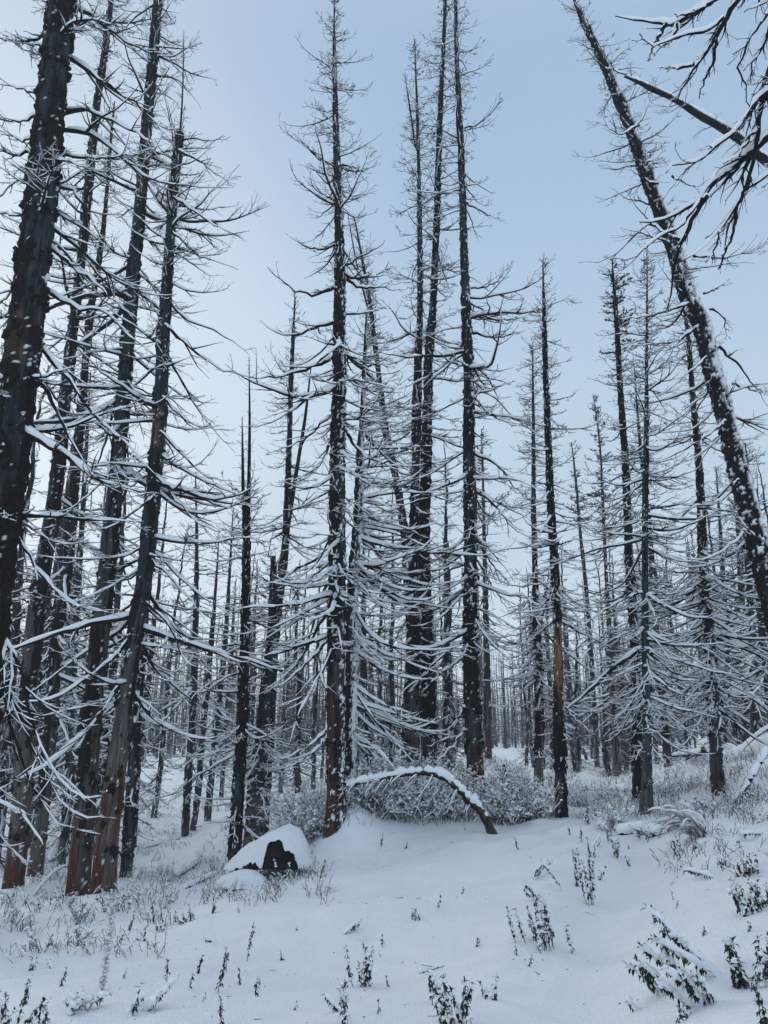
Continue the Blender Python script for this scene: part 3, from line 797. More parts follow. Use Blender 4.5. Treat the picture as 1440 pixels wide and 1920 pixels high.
# limbs with a recognisable sweep, (photo polyline, width in photo px) by tree seed
LIMBS = {
    1: [([(140, 12), (178, 35), (225, 68), (270, 95), (330, 100)], 11), ([(140, 44), (170, 45), (190, 60), (228, 62)], 9),
        ([(122, 105), (150, 120), (180, 145), (225, 175), (262, 200), (300, 235), (340, 243)], 13),
        ([(122, 210), (160, 208), (200, 222), (250, 248), (290, 270), (325, 300)], 12),
        ([(115, 243), (165, 252), (210, 280), (250, 315), (290, 340), (370, 350), (430, 352)], 11),
        ([(112, 290), (160, 296), (200, 296), (250, 288), (290, 280)], 9),
        ([(100, 350), (130, 355), (150, 380), (162, 420), (155, 470), (130, 520)], 9),
        ([(85, 460), (110, 475), (150, 510), (180, 530), (210, 560), (260, 600)], 11),
        ([(85, 545), (110, 560), (150, 580), (200, 585), (250, 640), (290, 660)], 12),
        ([(60, 640), (100, 680), (150, 740), (200, 800), (240, 835), (290, 890)], 14),
        ([(70, 700), (110, 780), (150, 850), (175, 890), (225, 905)], 11),
        ([(35, 1010), (80, 1080), (130, 1130), (180, 1145), (225, 1155)], 10),
        ([(95, 60), (60, 75), (20, 75), (-30, 65)], 8), ([(100, 95), (60, 85), (20, 72), (-30, 45)], 7),
        ([(95, 190), (60, 175), (25, 162), (-25, 158)], 8), ([(82, 210), (50, 225), (20, 228), (-30, 215)], 8),
        ([(80, 255), (40, 265), (10, 250), (-30, 235)], 7), ([(75, 290), (40, 290), (0, 285), (-40, 283)], 9),
        ([(65, 325), (40, 335), (10, 360), (-30, 390)], 7), ([(62, 400), (30, 402), (0, 400), (-40, 392)], 8),
        ([(50, 530), (25, 545), (0, 570), (-30, 600)], 8), ([(35, 570), (10, 590), (-30, 610)], 7),
        ([(-30, 1180), (0, 1260), (25, 1380), (65, 1480), (100, 1535), (140, 1553)], 12),
        ([(-20, 1150), (40, 1260), (60, 1360), (95, 1440), (130, 1480), (160, 1500), (185, 1498)], 12),
        ([(-10, 1230), (50, 1370), (85, 1450), (110, 1500), (150, 1525), (195, 1532)], 11),
        ([(-40, 1430), (0, 1505), (45, 1530), (60, 1550), (85, 1585)], 10),
        ([(-40, 1470), (0, 1580), (20, 1590), (50, 1625)], 9)],
    14: [([(630, 307), (600, 298), (575, 275), (545, 255), (525, 238)], 7), ([(640, 315), (660, 322), (690, 315)], 6),
         ([(640, 310), (668, 316), (692, 345)], 5), ([(636, 380), (612, 368), (590, 355), (580, 320)], 5),
         ([(625, 540), (590, 552), (555, 545), (520, 520), (500, 500)], 9), ([(628, 460), (590, 468), (560, 455), (535, 440)], 6),
         ([(625, 605), (590, 615), (560, 628), (520, 625), (485, 600)], 9), ([(640, 512), (670, 522), (705, 515), (745, 498)], 9),
         ([(645, 520), (680, 540), (720, 540), (755, 546)], 9), ([(625, 670), (580, 690), (530, 705), (480, 710), (440, 700)], 10),
         ([(627, 720), (580, 745), (540, 775), (500, 795), (470, 800)], 9), ([(620, 780), (580, 815), (540, 840), (500, 850)], 7),
         ([(620, 830), (600, 870), (560, 895), (520, 905)], 6), ([(645, 590), (690, 585), (730, 570)], 7),
         ([(642, 800), (680, 850), (720, 870), (770, 890)], 9), ([(612, 1040), (560, 1065), (520, 1090), (470, 1100)], 8),
         ([(612, 1110), (570, 1150), (530, 1180), (490, 1200)], 8), ([(615, 1200), (580, 1240), (540, 1275), (500, 1295)], 8),
         ([(612, 1370), (580, 1400), (545, 1415), (515, 1425)], 7), ([(612, 1385), (570, 1425), (530, 1440)], 6)],
    4: [([(290, 140), (320, 145), (345, 160), (375, 200)], 6), ([(270, 440), (300, 470), (330, 480)], 6),
        ([(225, 800), (210, 780), (185, 770)], 5), ([(215, 870), (190, 905), (150, 940), (85, 975)], 6)],
    5: [([(330, 280), (370, 300), (410, 330), (440, 345)], 7), ([(325, 370), (370, 400), (410, 425), (455, 445)], 7),
        ([(320, 430), (360, 470), (400, 490), (440, 500)], 7), ([(315, 560), (350, 600), (400, 620), (470, 665)], 8),
        ([(310, 610), (360, 655), (410, 690), (490, 712)], 9), ([(310, 660), (345, 720), (375, 775), (440, 850)], 8),
        ([(305, 745), (340, 780), (380, 800), (440, 810)], 7), ([(300, 810), (340, 850), (380, 890), (450, 905)], 8),
        ([(295, 895), (330, 935), (380, 985), (450, 1005)], 8), ([(285, 1050), (320, 1085), (360, 1130), (400, 1180)], 7),
        ([(275, 1130), (320, 1180), (350, 1240), (390, 1260), (430, 1275)], 7), ([(290, 930), (250, 960), (200, 990), (130, 1000)], 7)],
    19: [([(872, 240), (900, 230), (950, 180)], 5), ([(875, 380), (910, 400), (950, 420)], 6), ([(882, 540), (920, 535), (960, 495)], 5),
         ([(884, 590), (930, 600), (990, 595)], 8), ([(886, 625), (930, 632), (985, 620)], 8), ([(888, 850), (930, 870), (970, 920), (1000, 945)], 8),
         ([(890, 920), (930, 950), (960, 990), (1000, 1010)], 8), ([(893, 1010), (925, 1060), (960, 1100)], 8), ([(895, 1050), (930, 1110), (955, 1150)], 6),
         ([(870, 1200), (830, 1230), (790, 1270), (740, 1310)], 7), ([(872, 1230), (820, 1270), (790, 1300)], 7), ([(872, 1320), (840, 1380), (800, 1400)], 6),
         ([(872, 1365), (840, 1410), (800, 1440)], 6)],
    29: [([(1275, 450), (1245, 440), (1215, 420), (1150, 480), (1085, 494)], 7), ([(1235, 345), (1210, 335), (1190, 300), (1155, 300)], 5),
         ([(1200, 235), (1160, 250), (1125, 232), (1098, 228)], 5), ([(1180, 140), (1130, 125), (1090, 75)], 4),
         ([(1260, 330), (1300, 350), (1335, 335)], 5), ([(1300, 480), (1350, 485), (1400, 475), (1440, 470)], 6),
         ([(1320, 550), (1345, 540), (1368, 530)], 6), ([(1330, 580), (1355, 595), (1362, 640)], 6), ([(1290, 570), (1260, 580), (1200, 595), (1160, 598)], 7),
         ([(1310, 610), (1270, 640), (1230, 645), (1165, 648)], 7), ([(1325, 670), (1290, 700), (1240, 740), (1200, 745)], 6),
         ([(1340, 700), (1320, 740), (1270, 780)], 6), ([(1348, 650), (1390, 690), (1440, 760)], 8), ([(1372, 720), (1410, 730), (1450, 735)], 6),
         ([(1360, 790), (1320, 820), (1270, 850), (1220, 870)], 8), ([(1385, 900), (1350, 940), (1300, 950), (1250, 975)], 7),
         ([(1400, 990), (1360, 1030), (1310, 1050), (1270, 1040)], 7)],
    22: [([(1047, 1100), (1080, 1130), (1110, 1160), (1110, 1200)], 5), ([(1048, 1310), (1070, 1340), (1115, 1375)], 5), ([(1047, 1060), (1010, 1075), (960, 1080)], 5)],
}
for t in T:
    build_tree(t)


# ------------------------------------------------------------------ the tree outside the frame whose limbs hang into the upper right corner
def crop6(pts): return [(900 + x / 2.667, y / 2.667) for x, y in pts]


def overhang():
    rng = np.random.default_rng(77)
    d = 4.6
    bx = 3.55; by = d
    g = float(ground(bx, by))
    root = empty('overhanging_spruce', (bx, by, g), 'near black tree outside the frame, thick snowy limbs hanging into the top right corner', 'tree')
    z = np.linspace(g - .2, g + 11, 260)
    P3 = np.stack([bx + .02 * (z - g), by + 0 * z, z], -1)
    Rr = np.interp(z, [g, g + 11], [.2, .05])
    tt = dict(seed=71, bark=.7, plaster=.2)
    v, q, at, _, _ = trunk_geo(tt, rng, P3, Rr, 24)
    base = (bx, by, g)
    mesh('trunk', v, q, TRUNK, root, at, loc=base)
    specs = [
        (crop6([(1560, -330), (1400, -150), (1290, 0), (1240, 70), (1190, 170), (1130, 270), (1070, 330), (1050, 390), (1000, 460), (985, 500)]), 14, .15),
        (crop6([(1500, -260), (1300, -90), (1160, 0), (1100, 40), (1040, 90), (980, 112), (930, 125), (850, 105), (760, 98), (685, 78)]), 15, .5),
        (crop6([(930, 120), (890, 190), (860, 250), (848, 310)]), 6, .0), (crop6([(985, 115), (970, 180), (900, 240), (870, 270)]), 5, .2),
        (crop6([(1215, 90), (1140, 150), (1060, 165), (980, 190), (880, 228), (820, 195), (800, 170)]), 6, -.2),
        (crop6([(1180, 200), (1170, 300), (1130, 380), (1090, 490)]), 6, .1), (crop6([(1070, 325), (980, 342), (890, 335)]), 5, .2),
        (crop6([(1700, 60), (1560, 250), (1440, 440), (1370, 520), (1290, 640), (1200, 710), (1100, 790), (1040, 825), (960, 825), (930, 870)]), 13, -.2),
        (crop6([(1700, 500), (1560, 600), (1440, 680), (1360, 750), (1260, 840), (1180, 900), (1120, 990), (1040, 1040), (950, 1080), (880, 1110), (800, 1110)]), 17, .3),
        (crop6([(1135, 980), (1080, 1070), (1030, 1180), (980, 1270), (965, 1400), (930, 1560)]), 8, .1),
        (crop6([(1640, 100), (1500, 250), (1440, 380), (1400, 560), (1390, 700), (1370, 780), (1330, 920), (1280, 1040), (1200, 1150), (1100, 1250), (1010, 1310)]), 11, 0),
        (crop6([(1280, 1040), (1265, 1160), (1230, 1240), (1195, 1350)]), 6, .1), (crop6([(1200, 1150), (1160, 1290), (1060, 1300)]), 4, .1),
        (crop6([(1640, -160), (1500, 0), (1440, 60), (1380, 150), (1340, 210), (1265, 275)]), 9, .1), (crop6([(1560, -120), (1440, 0), (1320, 62)]), 9, .1),
        (crop6([(1340, 210), (1320, 290), (1290, 340), (1330, 430), (1335, 500), (1370, 560)]), 4, .1),
        (crop6([(1440, 430), (1380, 600), (1320, 720), (1230, 815)]), 5, .1),
        (crop6([(1640, 640), (1500, 800), (1400, 900), (1330, 960), (1250, 1060), (1180, 1150), (1120, 1190)]), 9, .2),
        (crop6([(1640, -40), (1480, 80), (1430, 200), (1360, 330), (1350, 420)]), 9, .3),
        (crop6([(1350, 900), (1300, 1010), (1230, 1170), (1215, 1320)]), 5, .1),
        (crop6([(1160, 10), (1090, 60), (1010, 75), (978, 70)]), 7, .1),
        (crop6([(1395, 640), (1340, 700), (1290, 780), (1220, 815)]), 5, -.1),
        (crop6([(1110, 990), (1000, 1130), (900, 1180), (760, 1290), (700, 1300)]), 5, .2),
    ]
    for k, (poly, w, dd) in enumerate(specs):
        P = unproj([p[0] for p in poly], [p[1] for p in poly], d + dd * np.linspace(0, 1, len(poly)))
        if w >= 9:   # these start at the trunk
            start = np.array([[bx + .02 * (P[0, 2] + .5 - g), by, P[0, 2] + .55 * abs(bx - P[0, 0]) + .1]]); P = np.vstack([start, P])
        K = 26 if w >= 9 else 14
        P = smooth_path(P, K); s = np.linspace(0, 1, K)
        P[1:, 2] += (rng.normal(0, .006, K - 1)); P[1:, 0] += rng.normal(0, .006, K - 1)
        R1 = np.maximum(w * .5 * pxsize(P) * (1.15 - 1.02 * s ** 1.5) * (1 + .12 * rng.uniform(-1, 1, K)), .004)[None]
        P1 = P[None]; Lb = np.array([np.linalg.norm(np.diff(P, axis=0), axis=1).sum()])
        vis = 3 + int(w * .5)
        p2, r2, L2 = sub(rng, P1, R1, Lb, vis, .24, 8, spread=(18, 50), up=(-25, 30), smin=.3, wob=.24, rtip=.0022, rk=.5, lift=-.2)
        p3, r3, L3 = sub(rng, p2, r2, L2, 3, .45, 5, up=(-20, 30), wob=.2, rtip=.0016)
        lo = mesh('limb', *join([tube(P1, R1, 9), tube(p2, r2, 5), tube(p3, r3, 4)]), CHAR, root, loc=base)
        mesh('limb_snow', *join([snowtube(rng, P1, R1 * .86, 1.1, 8, .03, lump=.24), snowtube(rng, p2, r2 * .8, .4, 6, .3), snowtube(rng, p3, r3 * .8, .25, 4, .6)]), LOAD, lo, loc=base)


overhang()


def leaning_pole():
    rng = np.random.default_rng(5)
    pts = [(1640, 470, 18), (1560, 395, 17), (1440, 306, 14), (1387, 263, 12), (1331, 228, 11), (1267, 188, 8), (1215, 163, 7), (1172, 143, 4)]
    p = np.array(pts, float)
    Y = np.linspace(13.5, 10.75, len(p)); P = unproj(p[:, 0], p[:, 1], Y); r = p[:, 2] * .5 * pxsize(P)
    # its unseen lower end runs on down to the snow
    dirn = (P[0] - P[2]); ends = []
    Q = P[0].copy(); Q2 = P[0] + dirn * 3.2; Q2[2] = float(ground(Q2[0], Q2[1])) - .1
    P = np.vstack([Q2[None], P]); r = np.concatenate([[r[0] * 1.25], r])
    S = smooth_path(np.concatenate([P, r[:, None]], 1), 200)
    tt = dict(seed=41, bark=.9, leansnow=1)
    base = tuple(P[0])
    root = empty('leaning_pole', base, 'thin dead pole lying slanted against the strongly leaning tree, snow along its top', 'fallen tree')
    v, q, at, _, _ = trunk_geo(tt, rng, S[:, :3], S[:, 3], 14)
    mesh('trunk', v, q, TRUNK, root, at, loc=base)
    n = 70; k = rng.integers(60, 198, n)
    az = np.arctan2(*(S[k, :3] - S[k - 1, :3])[:, [1, 0]].T) + rng.choice([-1, 1], n) * rng.uniform(.5, 1.3, n)
    p1, r1 = grow(rng, S[k, :3], az, rng.uniform(-1.2, .5, n), rng.uniform(-.8, .9, n), rng.uniform(.15, .9, n), np.full(n, .008), 8, .15)
    p2, r2, _ = sub(rng, p1, r1, rng.uniform(.15, .9, n), 4, .4, 5)
    co = mesh('crown', *join([tube(p1, r1, 4), tube(p2, r2, 3)]), CHAR, root, loc=base)
    mesh('branch_snow', *join([snowtube(rng, S[None, 40:, :3], S[None, 40:, 3] * .95, 1.6, 8, .03), snowtube(rng, p1, r1, 1.0, 4, .2), snowtube(rng, p2, r2, .6, 3, .3)]), LOAD, co, loc=base)


leaning_pole()


def bent_stem(name, label, pts, d0, d1, seed, twigs=22, hang=.5, loadk=1.5):
    rng = np.random.default_rng(seed)
    p = np.array(pts, float)
    P = unproj(p[:, 0], p[:, 1], np.linspace(d0, d1, len(p))); r = p[:, 2] * .5 * pxsize(P)
    P[0, 2] = float(ground(P[0, 0], P[0, 1])) - .05
    S = smooth_path(np.concatenate([P, r[:, None]], 1), 70)
    S[2:-2, :3] += np.random.default_rng(seed).normal(0, .0035, (len(S) - 4, 3)); S[:, 3] *= 1 + .13 * fbm(np.linspace(0, 9, 70), np.zeros(70) + seed, o=2)
    base = tuple(P[0]); root = empty(name, base, label, 'bent tree')
    tt = dict(seed=seed, bark=.5, rust=.5, plaster=0, pale=.4)
    v, q, at, _, _ = trunk_geo(tt, rng, S[:, :3], S[:, 3], 12)
    st = mesh('stem', v, q, TRUNK, root, at, loc=base)
    k = rng.integers(14, 68, twigs); dirn = S[k, :3] - S[k - 1, :3]
    az = np.arctan2(dirn[:, 1], dirn[:, 0]) + rng.choice([-1, 1], twigs) * rng.uniform(.3, 1.0, twigs)
    L = rng.uniform(.15, hang, twigs)
    p1, r1 = grow(rng, S[k, :3], az, rng.uniform(-.9, -.2, twigs), rng.uniform(-1.5, -.8, twigs), L, np.full(twigs, .006), 7, .12)
    p2, r2, _ = sub(rng, p1, r1, L, 4, .4, 4)
    tw = mesh('crown', *join([tube(p1, r1, 4), tube(p2, r2, 3)]), CHAR, root, loc=base)
    mesh('branch_snow', *join([snowtube(rng, S[None, :, :3], S[None, :, 3], 2.2 * loadk, 8, .05, lump=.4), snowtube(rng, p1, r1, .9, 4, .2), snowtube(rng, p2, r2, .5, 3, .3)]), LOAD, tw, loc=base)


bent_stem('bent_stem', 'young stem bent into an arch under thick snow beside the central spruce',
          [(926, 1560, 15), (903, 1523, 13), (881, 1502, 12), (852, 1472, 11), (818, 1452, 10), (782, 1449, 8), (745, 1454, 8), (707, 1461, 8), (672, 1468, 7), (650, 1476, 5)], 11.3, 11.35, 61, 40, .55, .62)
bent_stem('bent_stem', 'thin snow loaded stem arching off the right edge above the bank',
          [(1352, 1430, 6), (1347, 1370, 6), (1350, 1322, 5), (1365, 1306, 5), (1390, 1303, 5), (1415, 1313, 5), (1440, 1334, 4), (1460, 1365, 3)], 13.5, 13.2, 62, 12, .3, 1.0)


# ------------------------------------------------------------------ trees of the forest behind: eight kinds, copied
def proto_tree(seed, Hh, r0, L, n, live=0, low=0):
    rng = np.random.default_rng(seed)
    K = 70; s = np.linspace(0, 1, K)
    wx = np.cumsum(rng.normal(0, .02, K)); wy = np.cumsum(rng.normal(0, .02, K)); wx -= wx[0]; wy -= wy[0]
    P3 = np.stack([wx, wy, s * (Hh + .3) - .3], -1); Rr = r0 * (1 - s) ** .8 + .012
    tt = dict(seed=seed, bark=rng.uniform(.45, .85), rust=rng.choice([0, .8, 1.2]), pale=rng.uniform(0, .9))
    v, q, at, _, _ = trunk_geo(tt, rng, P3, Rr, 10)
    root = empty('distant_spruce', (0, 0, 0), 'x', 'tree')
    mesh('trunk', v, q, TRUNK, root, at)
    h = rng.uniform(.08, .99, n)
    if low: h[: n // 3] = rng.uniform(.06, .4, n // 3)
    O = np.stack([np.interp(h, s, P3[:, i]) for i in range(3)], -1)
    prof = np.clip((1 - h) / .6, .1, 1) ** .8
    Lb = L * prof * rng.uniform(.3, 1.3, n) * (1 + .5 * vnoise(h * 12 + seed, h * 0 + .5))
    el0 = np.radians(np.interp(h, [0, .35, .7, 1], [-40, -25, -5, 30]) + rng.normal(0, 10, n))
    el1 = np.radians(np.interp(h, [0, .35, .7, 1], [-15, 10, 35, 60]) + rng.normal(0, 14, n))
    p1, r1 = grow(rng, O, rng.uniform(0, 2 * PI, n), el0, el1, Lb, np.clip(Lb * .014, .008, .03), 7, .1, rtip=.006)
    p2, r2, L2 = sub(rng, p1, r1, Lb, 6, .42, 4, rtip=.0065, rk=.8)
    p3, r3, _ = sub(rng, p2, r2, L2, 1.6, .55, 3, rtip=.006)
    def lift(P, R): Q = P.copy(); return Q, R
    g = [tube(p1, r1 * 1.15, 3, off=PI / 6), tube(p2, r2 * 1.1, 3, off=PI / 6), tube(p3, r3, 3, off=PI / 6)]
    co = mesh('crown', *join(g), FARC, root, smooth=False)
    if live:
        k = np.where(h > 1 - live)[0]
        q2, s2, l2 = sub(rng, p1[k], r1[k], Lb[k], 12, .5, 4, smin=0)
        fp, fr, _ = sub(rng, q2, s2, l2, 7, .55, 3)
        mesh('foliage', *join([tube(q2, np.full(q2.shape[:2], .02), 3), tube(fp, np.full(fp.shape[:2], .014), 3)]), NEEDLE, root)
    return root


def far_forest():
    """the closed wall of thin stems beyond the trees one can tell apart"""
    rng = np.random.default_rng(77); n = 1150
    Y = 62 + 130 * rng.random(n); px = rng.uniform(-260, 1700, n)
    top = rng.uniform(1150, 1340, n) - 45 * (px < 350) - 30 * (px > 1180) + np.where((px > 925) & (px < 985), 45, 0)
    b = unproj(px, np.full(n, 1400.), Y); z = ground(b[:, 0], Y); tp = unproj(px, top, Y)
    Hh = np.maximum(tp[:, 2] - z, 3.5); s = np.linspace(0, 1, 5)
    ln = rng.normal(0, .02, (n, 2))
    P = np.stack([b[:, 0, None] + ln[:, :1] * Hh[:, None] * s, Y[:, None] + ln[:, 1:] * Hh[:, None] * s, z[:, None] - .2 + (Hh[:, None] + .2) * s], -1)
    r = rng.uniform(.06, .13, n)[:, None] * (1 - .9 * s)
    m = 30; i = np.repeat(np.arange(n), m); h = rng.uniform(.1, .98, n * m); f = (h * 4)[:, None]; k = np.minimum((h * 4).astype(int), 3)
    O = P[i, k] + (P[i, k + 1] - P[i, k]) * (f - k[:, None])
    L = rng.uniform(.4, 1.5, n * m) * np.clip((1 - h) / .5, .15, 1)
    p1, r1 = grow(rng, O, rng.uniform(0, 2 * PI, n * m), np.radians(np.interp(h, [0, .5, 1], [-35, -12, 30])), np.radians(np.interp(h, [0, .5, 1], [-5, 15, 55])), L, np.full(n * m, .03), 4, .12, rtip=.012)
    o = mesh('far_forest', *join([tube(P, r, 5), tube(p1, r1, 3, off=PI / 6)]), FARC, smooth=False)
    tag(o, 'pale wall of thin snowy stems closing the view at the back', 'forest', kind='stuff')


far_forest()
PROTO = [proto_tree(201, 12, .13, 1.3, 130), proto_tree(202, 14, .15, 1.2, 160, low=1), proto_tree(203, 11, .11, 1.0, 130), proto_tree(204, 13, .12, 1.1, 150, live=.15),
         proto_tree(205, 15, .16, 1.5, 170, low=1), proto_tree(206, 12, .14, 1.6, 170, low=1), proto_tree(207, 10, .09, .8, 110), proto_tree(208, 13, .13, 1.2, 150, live=.1)]
PH = [12, 14, 11, 13, 15, 12, 10, 13]


def copy_tree(o, parent=None):
    c = o.copy(); COL.objects.link(c); c.parent = parent
    for ch in o.children: copy_tree(ch, c)
    return c


ZONES = [(-400, 130, 'behind the leftmost grey trunk'), (130, 330, 'behind the right half of the left group'), (330, 470, 'seen across the hollow at the left'),
         (470, 625, 'behind the peeling snag'), (625, 760, 'just right of the central spruce'), (760, 900, 'behind the pair of big black trunks'),
         (900, 985, 'in the pale gap right of the tall rusty footed tree'), (985, 1110, 'around the orange streaked trunk'), (1110, 1250, 'behind the flared grey foot'),
         (1250, 1380, 'behind the dark blue grey trunk at the right'), (1380, 1900, 'at the right edge behind the leaning tree')]
KINDW = ['thin bare', 'tall shaggy', 'slight bare', 'green tipped', 'tall wide branched', 'drooping snow laden', 'small spindly', 'dark tipped']


def place_forest():
    rng = np.random.default_rng(31)
    used = set(); n = 0
    spots = []
    # closer ones first: (photo x, distance, photo y of the top, kind)
    spots += [(20, 19, 700, 5), (85, 22, 640, 4), (140, 17.5, 760, 1), (200, 20, 820, 5), (268, 21, 900, 4), (300, 27, 980, 5), (60, 28, 760, 5), (232, 30, 900, 1),
              (-40, 21, 700, 4), (-90, 17, 600, 5), (-140, 24, 600, 1), (160, 27, 850, 4), (5, 33, 800, 1), (110, 35, 860, 5),
              (560, 21, 1080, 5), (590, 26, 1020, 1), (690, 19, 980, 5), (735, 21, 900, 4), (715, 27, 960, 5), (835, 20, 830, 1), (850, 24, 960, 5), (820, 30, 900, 1), (665, 30, 1000, 4),
              (420, 32, 1080, 1), (470, 36, 1050, 5), (530, 38, 1120, 2),
              (1075, 38, 1120, 1), (1035, 30, 1060, 5), (985, 33, 1090, 2), (1170, 30, 1040, 5), (1230, 34, 1000, 3), (1290, 26, 1010, 5), (1335, 30, 1000, 1), (1265, 42, 980, 4),
              (1430, 26, 930, 3), (1380, 33, 900, 5), (1470, 30, 880, 4), (1440, 38, 920, 7), (1350, 44, 960, 3), (1405, 28, 1000, 5), (1520, 24, 850, 4), (1560, 30, 850, 5)]
    spots += [(rng.uniform(925, 985), rng.uniform(62, 125), rng.uniform(1180, 1300), int(rng.choice([0, 6]))) for _ in range(16)]
    k = 0
    while len(spots) < 298:
        k += 1
        Y = 28 + 110 * rng.random() ** 1.15
        px = rng.uniform(-120, 1560)
        top = rng.uniform(1010, 1270) + (Y > 70) * 40
        if px < 300: top -= 110 * rng.random()
        if px > 1210: top -= 60 * rng.random()
        if 925 < px < 985:
            if Y < 75: continue
            top = rng.uniform(1190, 1290)
        spots.append((px, Y, top, int(rng.integers(0, 8)) if Y < 50 else int(rng.choice([0, 2, 3, 6, 6, 7]))))
    for px, Y, top, kd in spots:
        b = unproj(px, 1400, Y); z = float(ground(b[0], b[1]))
        tp = unproj(px, top, Y)
        # keep x under the pixel at mid height
        hgt = tp[2] - z
        if hgt < 3: continue
        first = kd not in used; used.add(kd)
        o = PROTO[kd] if first else copy_tree(PROTO[kd])
        o.location = (b[0], Y, z)
        s = hgt / PH[kd]; w = min(max(s, .75), 1.25) * rng.uniform(.6, .95)
        o.scale = (w, w, s)
        o.rotation_euler = (rng.normal(0, .022), rng.normal(0, .022), rng.uniform(0, 2 * PI))
        zn = next(zt for a, c, zt in ZONES if a <= px < c)
        dist = 'middle distance' if Y < 45 else 'far back' if Y < 85 else 'farthest'
        o['label'] = f'{KINDW[kd]} tree, {dist}, {zn}'
        if zn.startswith('in the pale'): o['label'] = f'{KINDW[kd]} tree, {dist}, in the pale gap right of the rusty footed tree'
        o['group'] = 'burnt trees of the forest behind'


place_forest()


# ------------------------------------------------------------------ boulder, logs, stubs
def boulder():
    rng = np.random.default_rng(9)
    c = unproj(520, 1618, 10.9); gz = float(ground(c[0], c[1]))
    base = (c[0], c[1], gz)
    root = empty('snow_capped_boulder', base, 'black hollowed boulder under a peaked cap of snow, left of the central spruce', 'boulder')
    # charred rock: uneven dome with three lobes
    def dome(cx, cy, rx, ry, h, seed, nu=48, nv=22, sink=.12, nz=.12, pk=1.0):
        th = np.linspace(0, PI / 2 * 1.05, nv); ph = np.arange(nu) * 2 * PI / nu
        Tm, Pm = np.meshgrid(th, ph, indexing='ij')
        X = np.sin(Tm) * np.cos(Pm); Y = np.sin(Tm) * np.sin(Pm); Z = np.cos(Tm) ** pk
        k = 1 + nz * fbm(X * 2 + seed, Y * 2, Z * 2, 3)
        V = np.stack([cx + X * rx * k, cy + Y * ry * k, Z * h * k - sink], -1)
        i = np.arange(nu * nv).reshape(nv, nu)
        q = np.stack([i[1:], np.roll(i, -1, 1)[1:], np.roll(i, -1, 1)[:-1], i[:-1]], -1).reshape(-1, 4)
        return V.reshape(-1, 3), q
    nu, nv = 420, 170
    ph = np.arange(nu) * 2 * PI / nu; tt_ = np.linspace(0, 1, nv)
    Tm, Pm = np.meshgrid(tt_, ph, indexing='ij')
    cx_, sy_ = np.cos(Pm), np.sin(Pm)
    Rx = np.where(cx_ > 0, .49, .70); Ry = np.where(sy_ > 0, .5, .40)
    Rad = 1 / np.sqrt((cx_ / Rx) ** 2 + (sy_ / Ry) ** 2)
    pw = 2.0 + 1.2 * np.clip(-sy_, 0, 1) ** 2

    def skin(k, nz, seed):
        X = .13 * (1 - Tm) + cx_ * Rad * Tm * k; Yv = sy_ * Rad * Tm * k
        Z = .66 * (1 - (np.sqrt(Tm ** 2 + .012) - .11) ** pw) * (1 - .12 * np.clip(-cx_, 0, 1) * np.sin(PI * Tm)) * k - .06
        nn = nz * fbm(X * 3 + seed, Yv * 3, Z * 3, 3)
        return X + nn * cx_, Yv + nn * sy_, Z + nn * .6 * np.sin(PI * np.minimum(Tm + .15, 1))
    idx = np.arange(nu * nv).reshape(nv, nu)
    q = np.stack([idx[1:], np.roll(idx, -1, 1)[1:], np.roll(idx, -1, 1)[:-1], idx[:-1]], -1).reshape(-1, 4)
    X, Yv, Z = skin(.9, .05, 2.0)
    mesh('rock', np.stack([X, Yv, Z], -1), q, m_char('charred_rock', (.004, .004, .005), (.014, .014, .016)), root)
    X, Yv, Z = skin(1.0, .018, 7.0)
    lim = np.interp(X, [-.74, -.66, -.5, -.3, -.17, -.13, -.09, -.03, .04, .09, .13, .19, .25, .30, .34], [-1, .0, .11, .20, .20, .30, .43, .47, .45, .40, .29, .30, .25, .10, -1])
    lim = lim - .16 * np.exp(-((X + .15) / .035) ** 2)
    gl = ground(X + c[0], Yv + c[1]) - gz
    edge = lim + .03 * vnoise(X * 13, Yv * 2) + .018 * vnoise(X * 34, Yv * 3)
    hole = (Yv < -.02) & (Z < edge + gl * .3)
    rim = np.clip(1 - np.abs(Z - edge) / .05, 0, 1) * (Yv < 0) * (lim > 0)
    Yv = Yv - .03 * rim; Z = Z + .012 * fbm(X * 14, Yv * 14, Z * 14, 2)
    hq = hole.ravel()[q].any(1)
    mesh('snow_cap', np.stack([X, Yv, Z], -1), q[~hq], SNOW, root)
    mesh('snow_mound', *dome(-.36, -.46, .34, .2, .17, 8.0, nz=.1, sink=.06), SNOW, root)


boulder()


def log(label, pts, r0, r1, seed, snow=1.0, cat='log', name='fallen_log', lift=.0, twigs=6):
    """pts: photo pixels on the snow"""
    rng = np.random.default_rng(seed)
    P = np.array([on_ground(*p[:2]) for p in pts]); P[:, 2] += lift + np.array([p[2] if len(p) > 2 else 0 for p in pts])
    K = 40; S = smooth_path(P, K); s = np.linspace(0, 1, K)
    S[:, 2] += rng.normal(0, .002, K)
    R1 = (r0 + (r1 - r0) * s) * (1 + .08 * rng.uniform(-1, 1, K))
    R1[0] *= .06; R1[1] *= .8; R1[-1] *= .06; R1[-2] *= .8
    base = tuple(P[0]); root = empty(name, base, label, cat)
    k = rng.integers(3, K - 1, twigs); az = rng.uniform(0, 2 * PI, twigs); L = rng.uniform(.1, .4, twigs)
    p1, r_ = grow(rng, S[k], az, rng.uniform(-.1, .6, twigs), rng.uniform(0, .9, twigs), L, np.full(twigs, r0 * .22), 6, .15)
    a = mesh('stem', *join([tube(S[None], R1[None], 10), tube(p1, r_, 4)]), CHAR, root, loc=base)
    mesh('stem_snow', *join([snowtube(rng, S[None], R1[None] * .8, 1.8 * snow, 8, .04, lump=.12), snowtube(rng, p1, r_, .8, 4, .2)]), LOAD, root, loc=base)


